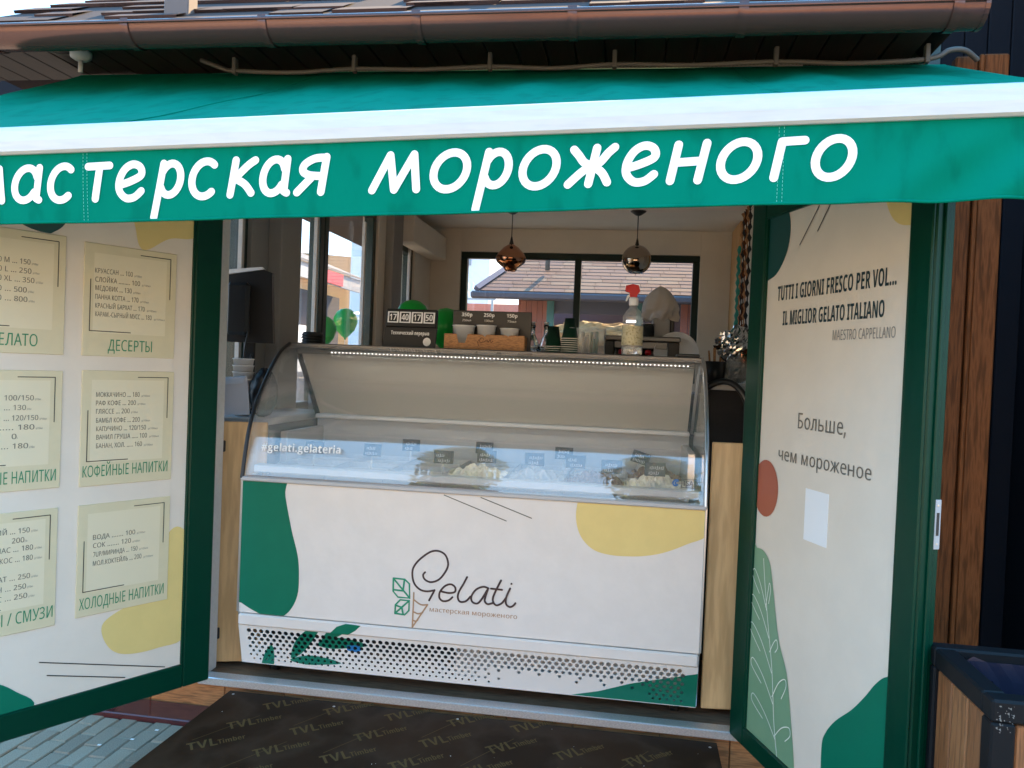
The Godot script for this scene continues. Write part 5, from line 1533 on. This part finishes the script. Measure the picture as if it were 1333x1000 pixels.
	for x in [-1.09, 0.02, 1.1]: part(k, "teal_post", box(Vector3(x, -0.165, zw), Vector3(x + 0.09, 2.05, zw + 0.06), 0.003), mat(Color(0.01, 0.13, 0.13), 0.5))
	for i in 6: part(k, "wall_board", box(Vector3(0.56 + i * 0.09, -0.165, zw + 0.031), Vector3(0.645 + i * 0.09, 2.05, zw + 0.06), 0.003), [mat(Color(0.3, 0.1, 0.065), 0.7), mat(Color(0.25, 0.08, 0.055), 0.7)][i % 2])
	part(k, "counter_front", box(Vector3(-1.0, -0.165, zw), Vector3(1.1, 1.42, zw + 0.04), 0.0), mat(Color(0.04, 0.05, 0.1), 0.5))
	part(k, "head_board", box(Vector3(-1.42, 1.9, -7.23), Vector3(2.2, 2.12, -7.201), 0.0), mat(Color(0.05, 0.06, 0.1), 0.6))
	part(k, "room_back", box(Vector3(-1.4, -0.165, -9.0), Vector3(1.6, 2.1, -8.9), 0.0), mat(Color(0.16, 0.15, 0.2), 0.8))
	part(k, "straw_heap", bag_mesh(51, 0.34, 0.12, 0.16, 0.5, 16), mat(Color(0.6, 0.5, 0.3), 0.8), Vector3(-0.62, 1.66, zw - 0.15))
	part(k, "straw_heap", bag_mesh(57, 0.36, 0.08, 0.16, 0.5, 16), mat(Color(0.6, 0.48, 0.3), 0.8), Vector3(-0.18, 1.7, zw - 0.16))
	var tubel := mat(Color(0.9, 0.9, 0.9), 0.5)
	tubel.emission_enabled = true
	tubel.emission = Color(1, 1, 1)
	tubel.emission_energy_multiplier = 1.5
	part(k, "tube_lamp", box(Vector3(-0.1, 1.83, zw - 0.3), Vector3(0.06, 1.86, zw - 0.26), 0.004), tubel)

	# far things at the left of the back window
	var wb := thing("white_block", "tall white apartment block far behind the market sign", "building", Vector3(-6.2, -0.165, -22.0))
	part(wb, "wall", box(Vector3(-3.0, 0, -4), Vector3(1.6, 9.0, 0), 0.0), mat(Color(0.75, 0.75, 0.74), 0.8))
	for y in [3.1, 4.55, 6.0]: part(wb, "window", box(Vector3(0.35, y, 0.001), Vector3(1.0, y + 0.2 * (2 if y > 4 else 1), 0.03), 0.0), mat(Color(0.3, 0.31, 0.33), 0.3))
	var ms := thing("market_sign", "white roof sign letters reading MARKET", "sign", Vector3(-4.15, 2.62, -14.0))
	words(ms, "MARKET", 0, 0.06, 1.14, 0.3, M.letter_white, 0.0, true, false, "letter", 0.06)
	part(ms, "rail", box(Vector3(-0.1, 0.0, -0.03), Vector3(1.2, 0.03, 0.03), 0.0), M.grey_plastic)
	for x in [0.0, 1.1]: part(ms, "post", box(Vector3(x, -2.785, -0.03), Vector3(x + 0.05, 0.0, 0.03), 0.0), M.grey_plastic)
	var rw := thing("coral_stall", "low coral painted stall with white lattice under the market sign", "stall", Vector3(-4.6, -0.165, -14.6))
	part(rw, "wall", box(Vector3(-0.5, 0, -1.5), Vector3(2.6, 2.75, 0), 0.0), mat(Color(0.55, 0.2, 0.14), 0.8))
	part(rw, "white_board", box(Vector3(0.75, 1.75, 0.001), Vector3(1.5, 2.3, 0.03), 0.0), M.letter_white)
	part(rw, "iron_bar", tube([Vector3(0.8, 2.42, 0.3), Vector3(2.5, 2.38, 0.3)], 0.02, 6), M.black)
	part(rw, "iron_bar", tube(curve3([Vector3(1.2, 1.95, 0.3), Vector3(1.7, 2.1, 0.3), Vector3(2.3, 1.9, 0.3)], 6), 0.015, 6), M.black)
	part(rw, "iron_post", tube([Vector3(0.8, 0, 0.3), Vector3(0.8, 2.42, 0.3)], 0.02, 6), M.black)

	# stalls and houses through the left windows
	var sl := thing("market_stall", "dark market stall with red sign seen through the side window", "stall", Vector3(-7.0, -0.165, -12.0))
	part(sl, "wall", box(Vector3(-3.0, 0, -3.4), Vector3(0.0, 2.85, 3.4), 0.0), mat(Color(0.06, 0.055, 0.06), 0.7))
	var sr := begin()
	for pts in [[Vector3(0.5, 3.35, -3.6), Vector3(0.5, 3.35, 3.6), Vector3(-1.5, 4.1, 3.6), Vector3(-1.5, 4.1, -3.6)], [Vector3(0.5, 3.3, -3.6), Vector3(0.5, 3.3, 3.6), Vector3(-1.5, 4.05, 3.6), Vector3(-1.5, 4.05, -3.6)], [Vector3(0.5, 3.35, -3.6), Vector3(0.5, 3.3, -3.6), Vector3(0.5, 3.3, 3.6), Vector3(0.5, 3.35, 3.6)]]: face(sr, pts, Vector3(-0.5, 3.0, 0))
	part(sl, "roof", done(sr), mat(Color(0.13, 0.13, 0.14), 0.7))
	part(sl, "fascia", box(Vector3(0.4, 3.0, -3.6), Vector3(0.45, 3.3, 3.6), 0.0), mat(Color(0.3, 0.3, 0.31), 0.6))
	part(sl, "red_sign", box(Vector3(0.451, 3.02, -2.3), Vector3(0.5, 3.28, -0.75), 0.0), mat(Color(0.6, 0.03, 0.05), 0.5))
	part(sl, "white_sign", box(Vector3(0.451, 2.98, -0.6), Vector3(0.5, 3.2, 0.4), 0.0), M.grey_plastic)
	part(sl, "counter", box(Vector3(0.0, 0, -2.6), Vector3(0.35, 1.1, 2.6), 0.0), mat(Color(0.1, 0.12, 0.16), 0.6))
	part(sl, "white_box", box(Vector3(0.02, 1.7, -2.0), Vector3(0.3, 2.05, -0.4), 0.0), M.letter_white)
	part(sl, "white_box", box(Vector3(0.02, 1.1, -1.6), Vector3(0.3, 1.35, 0.3), 0.0), M.letter_white)
	var oh := thing("orange_house", "orange plastered house with a brick chimney beyond the stalls", "house", Vector3(-14.5, -0.165, -27.0))
	oh.rotation.y = 0.5
	part(oh, "wall", box(Vector3(-7, 0, -4), Vector3(8, 4.6, 0), 0.0), mat(Color(0.62, 0.33, 0.14), 0.8))
	part(oh, "roof", prism([V(-7.4, 4.6), V(8.4, 4.6), V(7.0, 5.6), V(-6.0, 5.6)], -4.3, 0.3), mat(Color(0.55, 0.3, 0.15), 0.8))
	part(oh, "chimney", box(Vector3(-3.6, 5.0, -1.2), Vector3(-3.0, 6.7, -0.7), 0.0), mat(Color(0.2, 0.1, 0.08), 0.8))
	for x in [0.5, 3.5, 6.0]: part(oh, "window", box(Vector3(x, 2.2, 0.001), Vector3(x + 1.1, 3.6, 0.03), 0.0), mat(Color(0.15, 0.16, 0.18), 0.3))
	var pw := thing("power_line", "thin black cable strung across the sky by the stalls", "cable", Vector3(-8, 0, -14))
	part(pw, "wire", tube([Vector3(-6, 4.9, -6), Vector3(0, 4.25, 0), Vector3(5, 4.4, 6)], 0.015, 5), M.black)
	part(pw, "pole", tube([Vector3(-6, -0.165, -6), Vector3(-6, 5.3, -6)], 0.08, 8), M.grey_plastic)
	part(pw, "pole", tube([Vector3(5, -0.165, 6), Vector3(5, 4.8, 6)], 0.06, 8), M.grey_plastic)

	# the sunlit row across the lane, behind the camera: it lights the front and shows in the glass
	var cols := [Color(0.72, 0.6, 0.42), Color(0.75, 0.68, 0.55), Color(0.7, 0.5, 0.34), Color(0.74, 0.66, 0.5)]
	var says := ["ochre stall across the lane from the gelato kiosk", "cream stall across the lane from the gelato kiosk", "orange stall across the lane from the gelato kiosk", "sand coloured stall across the lane from the gelato kiosk"]
	for i in 4:
		var st := thing("lane_stall", says[i], "stall", Vector3(-8.4 + i * 4.6, -0.165, 7.0), "stalls across the lane")
		var hh: float = [2.35, 2.4, 2.3, 2.38][i]
		part(st, "wall", box(Vector3(-2.1, 0, 0), Vector3(2.1, hh, 2.5), 0.0), vary(mat(cols[i], 0.85), M.wall_in.albedo_texture, Vector3(0.8, 0.8, 0.8)))
		part(st, "roof", prism([V(-2.3, hh), V(2.3, hh), V(2.2, hh + 0.12), V(-2.2, hh + 0.12)], -0.15, 2.7), M.shingle[1])
		part(st, "shutter", box(Vector3(-1.4, 1.0, -0.03), Vector3(1.4, 2.3, -0.002), 0.004), mat(Color(0.7, 0.68, 0.62), 0.6))
		part(st, "ledge", box(Vector3(-1.5, 0.92, -0.25), Vector3(1.5, 0.97, -0.002), 0.004), M.ply)

	# two slim trees behind that row, which darken parts of the mirrored sky
	var leaf_m := mat(Color(0.05, 0.1, 0.03), 0.6)
	leaf_m.backlight_enabled = true
	leaf_m.backlight = Color(0.1, 0.2, 0.05)
	var bark := vary(mat(Color(0.12, 0.085, 0.06), 0.9), M.post.albedo_texture, Vector3(6, 1, 6))
	var lv := begin()
	for i in 5200:
		var t := rng.randf()
		var a := rng.randf() * TAU
		var wide := 0.25 + 0.75 * pow(sin(PI * clampf(t * 0.9 + 0.1, 0, 1)), 0.8)
		var rr := sqrt(rng.randf()) * wide * (0.75 + 0.25 * sin(a * 3.0 + t * 9.0))
		var c := Vector3(rr * cos(a) * 0.95, 2.7 + t * 4.0, rr * sin(a) * 0.95)
		var u := Vector3(rng.randf_range(-1, 1), rng.randf_range(-1, 1), rng.randf_range(-1, 1)).normalized() * rng.randf_range(0.06, 0.11)
		var w := u.cross(Vector3(rng.randf_range(-1, 1), rng.randf_range(-1, 1), rng.randf_range(-1, 1)).normalized()).normalized() * 0.045
		tri(lv, c - u, c + w, c + u); tri(lv, c - u, c + u, c - w)
	var crown := done(lv)
	var tk := begin(true)
	tube_in(tk, [Vector3(0, 0, 0), Vector3(0.03, 1.5, 0.02), Vector3(0.0, 3.2, 0), Vector3(0.05, 6.3, 0)], [0.12, 0.09, 0.07, 0.01], 9)
	for i in 14:
		var a := i * 2.4
		var y := 2.4 + i * 0.24
		tube_in(tk, [Vector3(0, y, 0), Vector3(cos(a) * 0.35, y + 0.3, sin(a) * 0.35), Vector3(cos(a) * 0.62, y + 0.75, sin(a) * 0.62)], [0.03, 0.018, 0.006], 6)
	var trunk := done(tk)
	for q in [[-3.05, 10.6, "slim street tree behind the stalls, left one mirrored in the glass"], [0.45, 10.4, "slim street tree behind the stalls, right one mirrored in the glass"]]:
		var tr := thing("street_tree", q[2], "tree", Vector3(q[0], -0.165, q[1]), "trees behind the lane stalls")
		tr.rotation.y = q[0]
		part(tr, "trunk", trunk, bark)
		part(tr, "crown", crown, leaf_m)
